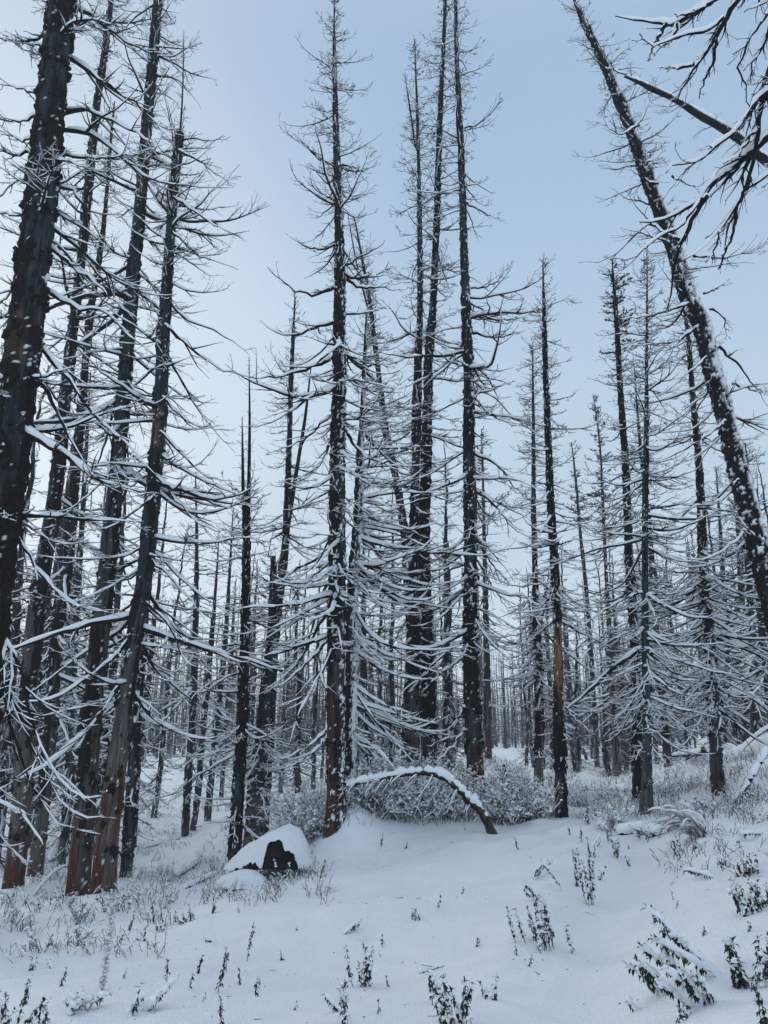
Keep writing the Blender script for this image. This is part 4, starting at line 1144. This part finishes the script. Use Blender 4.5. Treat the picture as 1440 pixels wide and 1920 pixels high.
log('thin dark log half sunk in the hollow left of the boulder', [(268, 1592), (300, 1582), (338, 1572)], .035, .02, 301)
log('short snowy log lying in the hollow below the black two spired trunk', [(330, 1645), (350, 1632), (368, 1620)], .05, .04, 302)
log('snow covered log along the lower rim of the hollow', [(345, 1668), (375, 1655), (405, 1640)], .03, .022, 303, .8)
log('bare curved branch arching from the snow between the left trunk feet', [(62, 1682, .02), (95, 1665, .18), (122, 1652, .22), (150, 1650, .1)], .02, .01, 304, .5, 'branch', 'fallen_branch')
log('dark log in front of the flared grey foot at the right', [(1160, 1566), (1195, 1562), (1232, 1568)], .045, .04, 305, 1.6)
log('thick snowy log sloping down the right bank', [(1384, 1420, .05), (1410, 1404, .12), (1445, 1385, .2), (1480, 1370, .2)], .03, .022, 306, .8)
log('dark limb slanting up out of the snow right of the rusty blue grey trunk', [(1376, 1512, .02), (1400, 1500, .12), (1425, 1485, .28), (1450, 1470, .42)], .018, .03, 307, 1.0, 'branch', 'fallen_branch', twigs=14)
log('fallen pole lying flat behind the mottled rusty footed trunk', [(1225, 1428, .1), (1265, 1424, .12), (1305, 1424, .1), (1330, 1420, .1)], .07, .05, 308, 1.2)
log('dark stick under the snow edge in the middle of the foreground', [(785, 1826), (805, 1820), (832, 1812)], .012, .008, 309, .3, 'stick', 'stick', twigs=1)
log('thick leaning log with wood showing behind the leftmost trunk feet', [(92, 1620, .05), (112, 1600, .25), (132, 1575, .5)], .06, .05, 310, 1.5)


def stub(label, px, py, hpx, w, lean, seed):
    rng = np.random.default_rng(seed)
    b = on_ground(px, py); k = pxsize(b); h = hpx * k
    s = np.linspace(0, 1, 30)
    P3 = np.stack([b[0] + lean * h * s, b[1] + 0 * s, b[2] - .1 + (h + .1) * s], -1); Rr = w * .5 * k * (1 - .5 * s ** 3)
    tt = dict(seed=seed, bark=.7)
    v, q, at, _, _ = trunk_geo(tt, rng, P3, Rr, 12)
    root = empty('tree_stub', b, label, 'stump'); mesh('trunk', v, q, TRUNK, root, at, loc=b)
    mesh('snow_cap', *blobs(rng, np.array([P3[-1] + [0, 0, .01]]), np.array([w * .5 * k * 1.1]), flat=.7, lump=.1), LOAD, root, loc=b)


stub('black broken stub poking above the shrubs left of the orange streaked trunk', 946, 1470, 36, 8, 0, 401)
stub('small thin stub far out on the snow right of the orange streaked trunk', 1101, 1425, 22, 5, -.3, 402)


# ------------------------------------------------------------------ shrubs and small plants
def leaf_quads(rng, O, az, el, L, Wd):
    """folded lance leaves, two quads each"""
    D = np.stack([np.cos(el) * np.cos(az), np.cos(el) * np.sin(az), np.sin(el)], -1)
    S = norm(np.cross(D, np.array([0, 0, 1.0]))); Nn = np.cross(S, D)
    a = O; t = O + D * L[:, None] - Nn * (L * .12)[:, None]; m = O + D * (L * .45)[:, None] + Nn * (L * .06)[:, None]
    l = m + S * Wd[:, None] + Nn * (Wd * .4)[:, None]; r = m - S * Wd[:, None] + Nn * (Wd * .4)[:, None]
    V = np.stack([a, l, t, m, r], 1); n = len(O); b = (np.arange(n) * 5)[:, None]
    q = np.concatenate([b + np.array([[0, 3, 2, 1]]), b + np.array([[0, 4, 2, 3]])])
    return V.reshape(-1, 3), q


def sprig(label, px, py, hpx, stems=1, lean=0.0, spread=.25, snow=1.0, mat=LEAF, group='small leafy plants poking out of the snow', lk=1.0, arch=None, seed=None, name='leafy_plant', dens=1.2):
    seed = int(px * 7 + py) if seed is None else seed
    rng = np.random.default_rng(seed)
    b = on_ground(px, py); k = pxsize(b); h = hpx * k * 1.0
    O = np.zeros((stems, 3)); O[:, 0] = rng.normal(0, 1, stems) * h * spread * .55 * (stems > 1); O[:, 1] = rng.normal(0, 1, stems) * h * spread * .55 * (stems > 1)
    O += b; O[:, 2] = ground(O[:, 0], O[:, 1]) - .02
    L = h * rng.uniform(.55, 1.1, stems); L[0] = h
    az = np.where(rng.random(stems) < .5, 0, PI) + rng.normal(0, 1.0, stems) if lean == 0 else np.full(stems, 0 if lean > 0 else PI) + rng.normal(0, .35, stems)
    tilt = np.abs(rng.normal(0, spread, stems)) if lean == 0 else np.abs(lean) * rng.uniform(.7, 1.2, stems)
    el0 = PI / 2 - tilt; el1 = el0 - (rng.uniform(0, .25, stems) if arch is None else arch)
    p1, r1 = grow(rng, O, az, el0, el1, L + .02, np.full(stems, .0028), 10, .05, rtip=.0014)
    root = empty(name, b, label, 'plant', group)
    mesh('stem', *tube(p1, r1, 5), TWIG if mat is not LEAF else mat, root, loc=b)
    # leaves hang round the stem, larger and denser towards the tip
    cnt = np.maximum(8, (L / .0052 * dens * .9).astype(int)); idx = np.repeat(np.arange(stems), cnt); n = len(idx)
    u = rng.uniform(.18, 1.0, n) ** .8; f = u * 9; i0 = np.minimum(f.astype(int), 8); ft = (f - i0)[:, None]
    Lo = p1[idx, i0] * (1 - ft) + p1[idx, i0 + 1] * ft
    la = rng.uniform(0, 2 * PI, n); le = np.radians(rng.uniform(-85, -20, n) + (u > .88) * rng.uniform(40, 130, n))
    Ll = rng.uniform(.019, .040, n) * lk * (1.1 - .3 * u) * min(1.0, .5 + h / .2)
    mesh('foliage', *leaf_quads(rng, Lo, la, le, Ll, Ll * .21), mat, root, loc=b, smooth=False)
    ns = np.maximum(1, (L / .02 * snow).astype(int)); ix = np.repeat(np.arange(stems), ns); m = len(ix)
    u = rng.uniform(.2, 1.0, m); f = u * 9; i0 = np.minimum(f.astype(int), 8); ft = (f - i0)[:, None]
    Sc = p1[ix, i0] * (1 - ft) + p1[ix, i0 + 1] * ft + rng.normal(0, .006, (m, 3)) + [0, 0, .006]
    sz = rng.uniform(.004, .012, m) * min(1.2, .5 + h / .2) * lk
    sb = [blobs(rng, Sc, sz, flat=.8, lump=.25, tpl=BALL_S)]
    if m < 12: sb = [snowtube(rng, p1, r1 + .003, 1.5, 6, 0, lump=.6)]
    elif lean or arch: sb.append(snowtube(rng, p1, r1 + .004, 1.4, 6, .1))
    mesh('snow_load', *join(sb), LOAD, root, loc=b)
    return root


SP = [  # label, x, y, height px, stems, lean, extra
    ('tall two stemmed sprig leaning at the left edge of the trail', 462, 1803, 62, 1, 0, {}),
    ('single sprig right of the frosted stalk, tallest of the loose row', 408, 1862, 62, 1, 0, {}),
    ('slim sprig with bent tip above the loose row of sprigs', 418, 1824, 42, 1, .1, {}),
    ('thin sprig standing in the open snow right of the frosted stalk', 370, 1826, 32, 1, 0, {}),
    ('short sprig with a snow collar beside the frosted stalk', 313, 1842, 36, 1, 0, {}),
    ('very small sprig below the loose row', 478, 1868, 32, 1, .15, {}),
    ('pointed sprig at the bottom between log like twigs and the trail', 248, 1905, 40, 1, .15, {}),
    ('small drooping sprig low in the left foreground', 356, 1852, 26, 1, .2, {}),
    ('short sprig with two leaves beside the tallest loose sprig', 448, 1846, 24, 1, 0, {}),
    ('bare little stalk left of the bottom pair of clumps', 415, 1925, 46, 1, -.2, {}),
    ('dark sprig near the left edge above the bottom clump', 110, 1850, 34, 1, 0, {}),
    ('tiny sprig left of the dark bottom sprigs', 45, 1885, 40, 1, .1, {}),
    ('tiny curled sprig in the middle of the open snow', 378, 1880, 14, 1, .3, {}),
    ('cluster of dark sprigs in the bottom left corner', 25, 1925, 70, 6, 0, dict(spread=.5)),
    ('pair of low sprigs right of the bottom left corner cluster', 78, 1925, 38, 3, 0, dict(spread=.6)),
    ('small dark plant with snow on its crown at the foot of the left bank', 278, 1765, 20, 3, 0, dict(spread=.5)),
    ('upright dark sprig on the left bank below the trunk feet', 288, 1732, 40, 1, 0, {}),
    ('leafy bunch half buried on the left bank rim', 358, 1727, 24, 5, 0, dict(spread=.6)),
    ('small sprig just left of the half buried bunch', 330, 1730, 18, 1, 0, {}),
    ('sprig on the rim left of the boulder', 388, 1695, 22, 2, 0, {}),
    ('snow laden sprig on the left bank between the two dry tufts', 240, 1746, 26, 2, .2, {}),
    ('small sprig just below the boulder', 492, 1690, 18, 1, 0, {}),
    ('snowy plant bending right on the open slope', 650, 1750, 34, 2, .8, dict(snow=2)),
    ('pair of short sprigs under a thin grass in the centre of the slope', 772, 1726, 20, 2, 0, dict(spread=.3)),
    ('lone slim sprig at the centre of the slope', 819, 1703, 20, 1, 0, {}),
    ('low snowy pair right below the central sprigs', 783, 1726, 16, 3, 0, dict(spread=.7, snow=2)),
    ('tiny sprig right of centre high on the slope', 867, 1676, 12, 1, 0, {}),
    ('tiny two leaved sprig above the bottom centre clump', 717, 1776, 18, 1, 0, dict(spread=.4)),
    ('tiny sprig below the two leaved one', 717, 1795, 10, 1, 0, {}),
    ('tiny sprig left of the two leaved one', 681, 1778, 12, 1, 0, {}),
    ('sprig with a snow collar left of the bottom centre clump', 530, 1802, 18, 1, 0, {}),
    ('snow humped little plant right of the slope centre', 893, 1776, 14, 3, .3, dict(snow=2)),
    ('taller stalk at the left of the bottom centre clump', 662, 1850, 66, 1, -.2, dict(snow=1.5)),
    ('snow heaped leafy clump at the bottom centre', 686, 1850, 62, 6, 0, dict(spread=.22, snow=1.6)),
    ('leaning branch of the bottom centre clump pointing left', 645, 1895, 45, 1, -1.2, dict(snow=1.3)),
    ('upright stems at the very bottom centre', 645, 1928, 72, 4, -.15, dict(spread=.25, snow=1.4)),
    ('small sprig alone below the bottom centre clump', 709, 1902, 22, 1, 0, {}),
    ('wide snow packed clump at the bottom edge right of centre', 850, 1925, 84, 10, 0, dict(spread=.5, snow=1.5)),
    ('leaning stalk on the left side of the wide bottom clump', 812, 1886, 58, 1, -.3, dict(snow=1.2)),
    ('snow wrapped cone shaped plant right of the wide bottom clump', 925, 1874, 42, 3, 0, dict(spread=.15, snow=3)),
    ('small upright sprig at the left edge of the trail', 991, 1812, 20, 1, 0, {}),
    ('bushy clump beside the trail with five snow topped stems', 1030, 1782, 88, 8, -.12, dict(spread=.4, snow=1.8)),
    ('left outlying stem of the bushy clump beside the trail', 985, 1772, 62, 2, -.3, dict(snow=1.8)),
    ('snow draped leaves on the left of the trail below the arched sprig', 1003, 1762, 56, 3, -.25, dict(snow=1.8)),
    ('left leg of the tall arched sprig beside the trail', 990, 1652, 56, 2, .5, dict(arch=.9, snow=2)),
    ('right leg of the tall arched sprig beside the trail', 1056, 1672, 66, 1, -.5, dict(arch=.3, snow=2)),
    ('low branch crossing under the tall arched sprig', 1010, 1688, 62, 2, -.9, dict(snow=1.2)),
    ('tallest flower headed plant at the trail edge', 1103, 1698, 92, 5, 0, dict(spread=.12, snow=1.0)),
    ('slim dark stem left of the tallest flower headed plant', 1075, 1646, 56, 2, 0, {}),
    ('short bunch at the foot of the tallest flower headed plant', 1079, 1662, 20, 3, 0, {}),
    ('snowy sprig leaning right of the tallest flower headed plant', 1125, 1650, 24, 2, .4, dict(snow=2)),
    ('medium leafy plant behind the trail edge', 1156, 1608, 34, 5, 0, dict(spread=.45, snow=1.4)),
    ('narrow dark sprig behind the flower headed plant', 1116, 1610, 32, 2, 0, dict(snow=.5)),
    ('thin sprig left of the narrow dark sprig', 1091, 1580, 26, 1, 0, {}),
    ('leftmost thin sprig behind the trail edge', 1069, 1566, 14, 1, 0, {}),
    ('snow drooped sprig lying beside the thin ones', 1112, 1585, 26, 2, .9, dict(snow=2)),
    ('dark plump pair of sprigs nearest the orange streaked trunk', 1104, 1548, 32, 3, 0, dict(spread=.2)),
    ('small dark sprig right of the plump pair', 1120, 1538, 24, 2, 0, {}),
    ('upright branching twig right of the trail edge plants', 1138, 1578, 28, 2, 0, dict(spread=.4)),
    ('tiny sprig at the start of the smooth trail', 1178, 1592, 8, 1, 0, {}),
    ('thin sprig alone left of the arched sprig', 972, 1594, 20, 1, -.2, {}),
    ('low dark sprig below the grass tuft', 1276, 1602, 28, 3, -.4, dict(snow=1.2)),
    ('small upright sprig right of the one below the grass tuft', 1302, 1592, 18, 2, 0, {}),
    ('creeping dark branch lying on the right snow', 1345, 1645, 62, 1, -1.35, dict(snow=.6)),
    ('round snowy plant on the right bank', 1356, 1632, 22, 5, 0, dict(spread=.6, snow=1.6)),
    ('dark bushy plant near the right edge, left of a seed stalk', 1397, 1642, 28, 6, 0, dict(spread=.35)),
    ('seed stalk plant near the right edge', 1415, 1640, 42, 3, 0, dict(spread=.35)),
    ('shaggy snow topped bush at the right edge', 1408, 1712, 56, 9, 0, dict(spread=.5, snow=1.8)),
    ('its darker neighbour cut by the right edge', 1442, 1700, 50, 6, 0, dict(spread=.4)),
    ('small dark sprig in the snow above the big leaning plant', 1403, 1748, 18, 2, 0, {}),
    ('small dark sprig right of the top of the big leaning plant', 1318, 1755, 14, 3, 0, {}),
    ('big leaning snow loaded plant in the lower right, uppermost stem', 1352, 1826, 150, 3, -.95, dict(snow=2.2, lk=1.2, spread=.2)),
    ('second leaning stem group of the lower right, below the uppermost', 1275, 1850, 105, 4, -.75, dict(snow=2.0, lk=1.1)),
    ('leftmost dark leaved stems of the lower right plants', 1232, 1868, 72, 3, -.65, dict(snow=1.2, lk=1.1)),
    ('snow buried stems in the middle of the lower right plants', 1340, 1872, 100, 4, -.85, dict(snow=2.4, lk=1.1)),
    ('short dark clump low in the middle of the lower right plants', 1388, 1852, 44, 5, 0, dict(snow=1.4, lk=1.1)),
    ('upright dark clump with flower heads by the right edge', 1422, 1842, 74, 6, 0, dict(spread=.35, snow=1.3, lk=1.1)),
    ('seed headed stalks above the upright dark clump', 1402, 1815, 56, 3, -.15, dict(spread=.4, lk=1.2)),
    ('bunch of dark leaves under snow at the bottom right', 1292, 1908, 30, 5, 0, dict(spread=.9, snow=1.6, lk=1.1)),
    ('small leafy sprig low in the bottom right corner', 1432, 1884, 36, 2, 0, dict(lk=1.1)),
    ('curled sprig left of the bottom right bunch', 1196, 1893, 18, 2, -.6, dict(snow=1.5, lk=1.1)),
    ('reddish leaf tip beside the bottom right bunch', 1328, 1885, 18, 1, 0, dict(lk=1.1, mat=REDLEAF)),
    ('left corner stem at the lowest right edge', 1438, 1930, 40, 3, 0, dict(lk=1.1)),
    ('sprig at the right foot of the boulder', 540, 1655, 44, 2, 0, dict(snow=1.4)),
    ('thin snowy sprig between the boulder and the central spruce', 598, 1652, 34, 1, 0, dict(snow=1)),
    ('slim sprig right of the snow mound of the central spruce', 714, 1590, 24, 1, 0, {}),
    ('tiny sprig on the crest below the bent stem', 760, 1592, 14, 1, .4, {}),
    ('sprig with a hooked tip on the left slope above the frosted stalk', 222, 1770, 22, 1, .2, {}),
    ('low three stemmed sprig beside the brush under the rusty feet', 300, 1748, 20, 3, 0, dict(spread=.4)),
    ('dark sprig between the brush and the rim sprig', 262, 1720, 26, 1, 0, {}),
    ('small double sprig at the left edge above the bottom cluster', 55, 1822, 22, 2, 0, dict(spread=.3)),
    ('drooping snowy sprig left of the dark sprig near the left edge', 100, 1815, 18, 1, -.5, {}),
    ('bare dark sprig right of the frosted stalk foot', 232, 1835, 16, 1, .1, {}),
    ('leafy spur on the rim between the half buried bunch and the boulder', 402, 1712, 22, 2, 0, {}),
    ('tiny dark tuft alone on the left slope', 448, 1712, 10, 1, 0, {}),
    ('bent sprig lying on the slope above the loose row', 410, 1765, 26, 1, -1.0, {}),
    ('small dark sprig low between the loose row and the bottom clump', 548, 1895, 14, 1, .3, {}),
    ('tiny sprig right of the bottom pair of clumps', 730, 1850, 18, 1, 0, {}),
    ('short dark leaves in front of the snow mound', 556, 1745, 8, 1, 0, {}),
    ('pair of small sprigs at the left foot of the bushy clump', 968, 1790, 14, 2, 0, {}),
    ('dark leafy sprig between the trail and the dry shrub', 1180, 1625, 16, 2, 0, {}),
    ('snowy sprig at the right rim of the trail below the creeping branch', 1265, 1705, 14, 1, .4, {}),
    ('tiny sprig right of the trail in the middle of the right slope', 1262, 1688, 12, 1, 0, {}),
    ('dark sprig on the right bank above the round snowy plant', 1385, 1590, 16, 2, 0, {}),
    ('long dark creeping stem at the right edge of the bank', 1432, 1560, 50, 1, -1.3, dict(snow=.5)),
    ('lone sprig above the round snowy plant, near the bank', 1320, 1570, 18, 2, 0, {}),
]
for lb, x, y, hp, st, ln, kw in SP:
    sprig(lb, x, y, hp, st, ln, **kw)


def shrub(label, px, py, wpx, hpx, n=60, mat=TWIG, snow=1.0, leaf=REDLEAF, seed=None, d=None, group='snowy shrubs of the thicket', leaves=1.0, name='snowy_shrub'):
    seed = int(px * 3 + py * 11) if seed is None else seed
    rng = np.random.default_rng(seed)
    if d is None: b = on_ground(px, py)
    else:
        b = unproj(px, py, d); b[2] = float(ground(b[0], b[1]))
    k = pxsize(b); w = wpx * k; h = hpx * k
    O = np.zeros((n, 3)); O[:, 0] = rng.uniform(-.5, .5, n) * w * .75; O[:, 1] = rng.uniform(-.5, .5, n) * min(w, .9) * .8
    O += b; O[:, 2] = ground(O[:, 0], O[:, 1]) - .03
    L = h * rng.uniform(.55, 1.15, n); az = rng.uniform(0, 2 * PI, n)
    p1, r1 = grow(rng, O, az, np.radians(rng.uniform(45, 85, n)), np.radians(rng.uniform(5, 70, n)), L, np.full(n, .0048), 8, .13, rtip=.0026)
    p2, r2, L2 = sub(rng, p1, r1, L, 6, .45, 5, spread=(20, 70), up=(-20, 40), wob=.15, rtip=.0022, smin=.2)
    p3, r3, L3 = sub(rng, p2, r2, L2, 1.6, .6, 3, spread=(20, 70), up=(-20, 50), wob=.15, rtip=.002)
    root = empty(name, b, label, 'shrub', group)
    mesh('stem', *join([tube(p1, r1, 4), tube(p2, r2, 3), tube(p3, r3, 3)]), mat, root, loc=b)
    i = rng.integers(0, len(p2), int(len(p2) * 1.5 * leaves) + 2); kk = rng.integers(1, 5, len(i))
    O2 = p2[i, kk]; m = len(i); Ll = rng.uniform(.015, .034, m)
    mesh('foliage', *leaf_quads(rng, O2, rng.uniform(0, 2 * PI, m), rng.uniform(-.9, .8, m), Ll, Ll * .28), leaf, root, loc=b, smooth=False)
    i = rng.integers(0, len(p2), int(len(p2) * .95 * snow) + 2); kk = rng.integers(1, 5, len(i))
    ld = [blobs(rng, p2[i, kk] + [0, 0, .008], rng.uniform(.008, .028, len(i)) * (.7 + .3 * snow), flat=.65, lump=.25, tpl=BALL_S),
          snowtube(rng, p1, r1, .9 * snow, 4, .35), snowtube(rng, p2, r2, .8 * snow, 4, .45), snowtube(rng, p3, r3, .6 * snow, 3, .6)]
    mesh('snow_load', *join(ld), LOAD, root, loc=b)


SH = [
    ('grey snowy shrub right behind the boulder', 575, 1570, 85, 75, 11.9, 70), ('high back shrub between the peeling snag and the central spruce', 560, 1545, 100, 90, 13.4, 60),
    ('small shrub touching the left side of the central spruce', 600, 1590, 50, 60, 11.9, 40),
    ('dark dense shrub under the left end of the bent stem', 695, 1580, 80, 90, 11.9, 90), ('twiggy shrub beneath the crown of the bent stem', 755, 1578, 85, 85, 12.0, 90),
    ('reddish shrub below the thick end of the bent stem', 815, 1568, 85, 80, 12.0, 90), ('snow heaped shrub inside the bend of the bent stem', 860, 1560, 70, 65, 12.0, 70),
    ('back row shrub behind the left end of the bent stem', 720, 1520, 110, 60, 13.3, 60), ('back row shrub before the pair of black trunks', 790, 1515, 110, 58, 13.2, 60),
    ('back row shrub before the rusty snow patched foot', 870, 1510, 110, 62, 12.6, 70),
    ('pinkish shrub just right of the root of the bent stem', 950, 1545, 75, 85, 12.0, 90), ('wide pinkish shrub left of the orange streaked trunk', 995, 1542, 80, 72, 12.1, 90),
    ('low pinkish shrub hugging the foot of the orange streaked trunk', 1035, 1535, 55, 48, 12.6, 50), ('low shrub right behind the orange streaked trunk', 1080, 1515, 70, 32, 14.0, 50),
    ('tall pointed shrub around the black broken stub', 955, 1500, 70, 60, 13.6, 50), ('low shrub patch on the far slope left of the needled trees', 1120, 1500, 90, 26, 15.5, 50),
    ('dry fine shrub below the flared grey foot', 1240, 1562, 90, 36, None, 110), ('dry fine shrub at the right of the grass tuft', 1300, 1548, 50, 22, None, 60),
    ('low shrub left of the flared grey foot', 1150, 1556, 50, 44, None, 26), ('scrubby patch behind the flared foot toward the mottled trunk', 1275, 1500, 110, 30, 14.5, 60),
    ('snowy low shrub left of the rusty blue grey trunk', 1310, 1520, 60, 22, None, 40), ('snowy brush under the slanting dark limb', 1405, 1502, 80, 26, None, 60),
    ('mixed low brush on the bank right of the rusty blue grey trunk', 1425, 1540, 60, 20, None, 30),
    ('dry twiggy tuft low on the left bank, left one of two', 65, 1785, 56, 46, None, 34), ('dry twiggy tuft low on the left bank, right one of two', 138, 1772, 50, 46, None, 34),
    ('brush at the foot of the leftmost grey trunk', 20, 1700, 70, 40, None, 50), ('brush between the leftmost and the straight grey trunk', 90, 1705, 90, 40, None, 60),
    ('brush in front of the split rusty foot', 150, 1725, 80, 34, None, 50), ('brush in front of the broad rusty foot of the brown grey trunk', 215, 1710, 80, 44, None, 60),
    ('brush right of the brown grey trunk', 262, 1695, 60, 40, None, 40), ('thin brush at the left edge of the bank', 15, 1745, 60, 40, None, 30),
    ('sparse brush on the rim above the half buried bunch', 320, 1695, 70, 34, None, 40), ('sparse brush on the rim left of the boulder', 430, 1680, 60, 20, None, 26),
    ('small brush at the right foot of the boulder', 566, 1640, 44, 24, None, 26),
    ('dry brush in the hollow behind the three slim trunks', 400, 1520, 90, 26, 27, 50), ('dry brush patch behind the leftmost feet', 100, 1650, 120, 50, 16, 60),
    ('snowy brush left of the thin dark trunk in the hollow', 190, 1640, 80, 40, 17, 50), ('frosted weed with round seed heads left of the frosted stalk', 152, 1895, 60, 50, None, 9),
]
for lb, x, y, w, h, d, n in SH:
    dry = 'dry' in lb or 'brush' in lb
    shrub(lb, x, y, w, h, int(n * (.22 if dry else 1)), TWIG, 0.45 if dry else 1.25, d=d, leaves=.8 if dry else 1.3)


def grass_tuft():
    rng = np.random.default_rng(88)
    b = on_ground(1310, 1568); n = 260
    root = empty('grass_tuft', b, 'dry grass tuft combed over to the left by the snow', 'grass tuft')
    O = b + np.stack([rng.normal(0, .05, n), rng.normal(0, .06, n), np.zeros(n)], -1)
    p, r = grow(rng, O, PI + rng.normal(0, .45, n), np.radians(rng.uniform(35, 80, n)), np.radians(rng.uniform(-70, -10, n)), rng.uniform(.22, .5, n), np.full(n, .0022), 9, .04, rtip=.0012)
    mesh('blades', *tube(p, r, 3), STRAW, root, loc=b)
    mesh('snow_load', *snowtube(rng, p[::4], r[::4] + .002, 1.0, 4, .4), LOAD, root, loc=b)


grass_tuft()


def frosted_stalk():
    rng = np.random.default_rng(89)
    b = on_ground(186, 1888)
    k = pxsize(b)
    pts = unproj([186, 193, 199, 203, 207, 210, 213], [1888, 1845, 1805, 1770, 1735, 1705, 1672], b[1]); pts[0, 2] = b[2] - .02
    S = smooth_path(pts, 40)
    root = empty('frosted_stalk', b, 'tall frosted seed stalk standing in the lower left snow', 'plant')
    mesh('stem', *tube(S[None], np.full((1, 40), .004), 6), FROST, root, loc=b)
    n = 520; i = rng.integers(3, 39, n); 
    tw = 1 + 0 * i
    p, r = grow(rng, S[i], rng.uniform(0, 2 * PI, n), rng.uniform(-.3, 1.2, n), rng.uniform(-.8, 1.4, n), rng.uniform(.01, .035, n), np.full(n, .0024), 4, .3, rtip=.0015)
    mesh('seed_head', *tube(p, r, 3), FROST, root, loc=b)
    m = 200; i = rng.integers(5, 39, m)
    mesh('snow_load', *blobs(rng, S[i] + rng.normal(0, .009, (m, 3)), rng.uniform(.003, .009, m), lump=.3, tpl=BALL_S), LOAD, root, loc=b)


frosted_stalk()
sprig('bundle of flattened dry stems leaning right in the left foreground', 268, 1892, 70, 7, .85, spread=.3, snow=1.4, mat=REDLEAF, dens=.25)


def undergrowth():
    """dry stems and low tufts pricking through the snow in uncountable numbers"""
    rng = np.random.default_rng(90)
    pts = []
    for (x0, x1, y0, y1, n) in [(250, 600, 1500, 1660, 420), (0, 330, 1640, 1740, 90), (0, 260, 1560, 1660, 260), (1060, 1440, 1420, 1540, 850), (900, 1060, 1420, 1480, 400),
                                (1240, 1440, 1530, 1640, 50), (0, 300, 1740, 1800, 40), (500, 900, 1480, 1540, 500), (300, 620, 1640, 1700, 130)]:
        m = n; px = rng.uniform(x0, x1, m); py = rng.uniform(y0, y1, m)
        pts.append(np.stack([px, py], -1))
    pts = np.concatenate(pts)
    # clump the spots
    keep = fbm(pts[:, 0] * .02, pts[:, 1] * .05, o=2) > -.25; pts = pts[keep]
    Y = np.exp(np.linspace(math.log(4), math.log(60), 200))
    P = unproj(pts[:, None, 0] + 0 * Y, pts[:, None, 1] + 0 * Y, Y[None] + 0 * pts[:, :1])
    G = ground(P[..., 0], P[..., 1]); hit = np.argmax(P[..., 2] < G, 1); ok = (P[..., 2] < G).any(1)
    O = P[np.arange(len(pts)), hit][ok]
    ct = 4; O = np.repeat(O, ct, 0); n = len(O); dist = O[:, 1]
    O[:, :2] += rng.normal(0, .07, (n, 2)); O[:, 2] = ground(O[:, 0], O[:, 1]) - .01
    L = rng.uniform(.05, .20, n)
    p, r = grow(rng, O, rng.uniform(0, 2 * PI, n), np.radians(rng.uniform(35, 88, n)), np.radians(rng.uniform(0, 75, n)), L, .0016 + .00018 * dist, 5, .15, rtip=.0022)
    p2, r2, _ = sub(rng, p, r, L, 1.5, .5, 3, rtip=.002)
    o = mesh('undergrowth', *join([tube(p, r, 3), tube(p2, r2, 3)]), TWIG, None)
    tag(o, 'thin dry stems pricking through the snow across the hollow and slope', 'undergrowth', kind='stuff')
    o2 = mesh('undergrowth_snow', *join([snowtube(rng, p, r, .9, 4, .55), snowtube(rng, p2, r2, .7, 3, .6)]), LOAD, o)


undergrowth()


def litter():
    """bark crumbs, needles and broken twig ends dropped on the snow"""
    rng = np.random.default_rng(95); n = 620
    Y = 3.2 + 9.5 * rng.random(n); X = rng.uniform(-.62, .62, n) * Y
    k = rng.random(n) < .25 + .75 * (vnoise(X * .9 + 3, Y * .9) > .1); X = X[k]; Y = Y[k]; n = len(X)
    O = np.stack([X, Y, ground(X, Y) + .002], -1)
    L = np.where(rng.random(n) < .18, rng.uniform(.03, .09, n), rng.uniform(.005, .018, n))
    p, r = grow(rng, O, rng.uniform(0, 2 * PI, n), rng.uniform(-.1, .15, n), rng.uniform(-.1, .15, n), L, rng.uniform(.0012, .003, n), 4, .25, rtip=.001)
    p[..., 2] = ground(p[..., 0], p[..., 1]) + .003
    o = mesh('bark_litter', *tube(p, r, 4), CHAR)
    tag(o, 'dark crumbs of bark and twig ends scattered on the foreground snow', 'litter', kind='stuff')


litter()


def snowflakes():
    rng = np.random.default_rng(91); n = 9000
    Y = 1.6 + 16 * rng.random(n) ** .8
    P = unproj(rng.uniform(-250, 1690, n), rng.uniform(-200, 1900, n), Y)
    ok = P[:, 2] > ground(P[:, 0], P[:, 1]) + .05; P = P[ok]
    o = mesh('falling_snow', *blobs(rng, P, rng.uniform(.0008, .0021, len(P)) * (1 + (rng.random(len(P)) < .04) * .8), flat=.9, lump=.2, tpl=BALL_S), LOAD)
    tag(o, 'loose snowflakes falling through the air', 'snowfall', kind='stuff')


snowflakes()


# ------------------------------------------------------------------ haze
def haze():
    m = bpy.data.materials.new('haze'); m.use_nodes = True; n = m.node_tree; n.nodes.clear()
    o = n.nodes.new('ShaderNodeOutputMaterial'); v = n.nodes.new('ShaderNodeVolumePrincipled')
    v.inputs['Color'].default_value = (.9, .94, .97, 1); v.inputs['Density'].default_value = HAZE
    v.inputs['Anisotropy'].default_value = .2
    n.links.new(v.outputs[0], o.inputs['Volume'])
    x0, x1, y0, y1, z0, z1 = -1100, 1100, -1100, 1100, -30, 27
    V = [(x, y, z) for z in (z0, z1) for x, y in ((x0, y0), (x1, y0), (x1, y1), (x0, y1))]
    Q = [(3, 2, 1, 0), (4, 5, 6, 7), (0, 1, 5, 4), (1, 2, 6, 5), (2, 3, 7, 6), (3, 0, 4, 7)]
    h = mesh('haze', V, Q, m, smooth=False); tag(h, kind='stuff')


HAZE = .0018
haze()
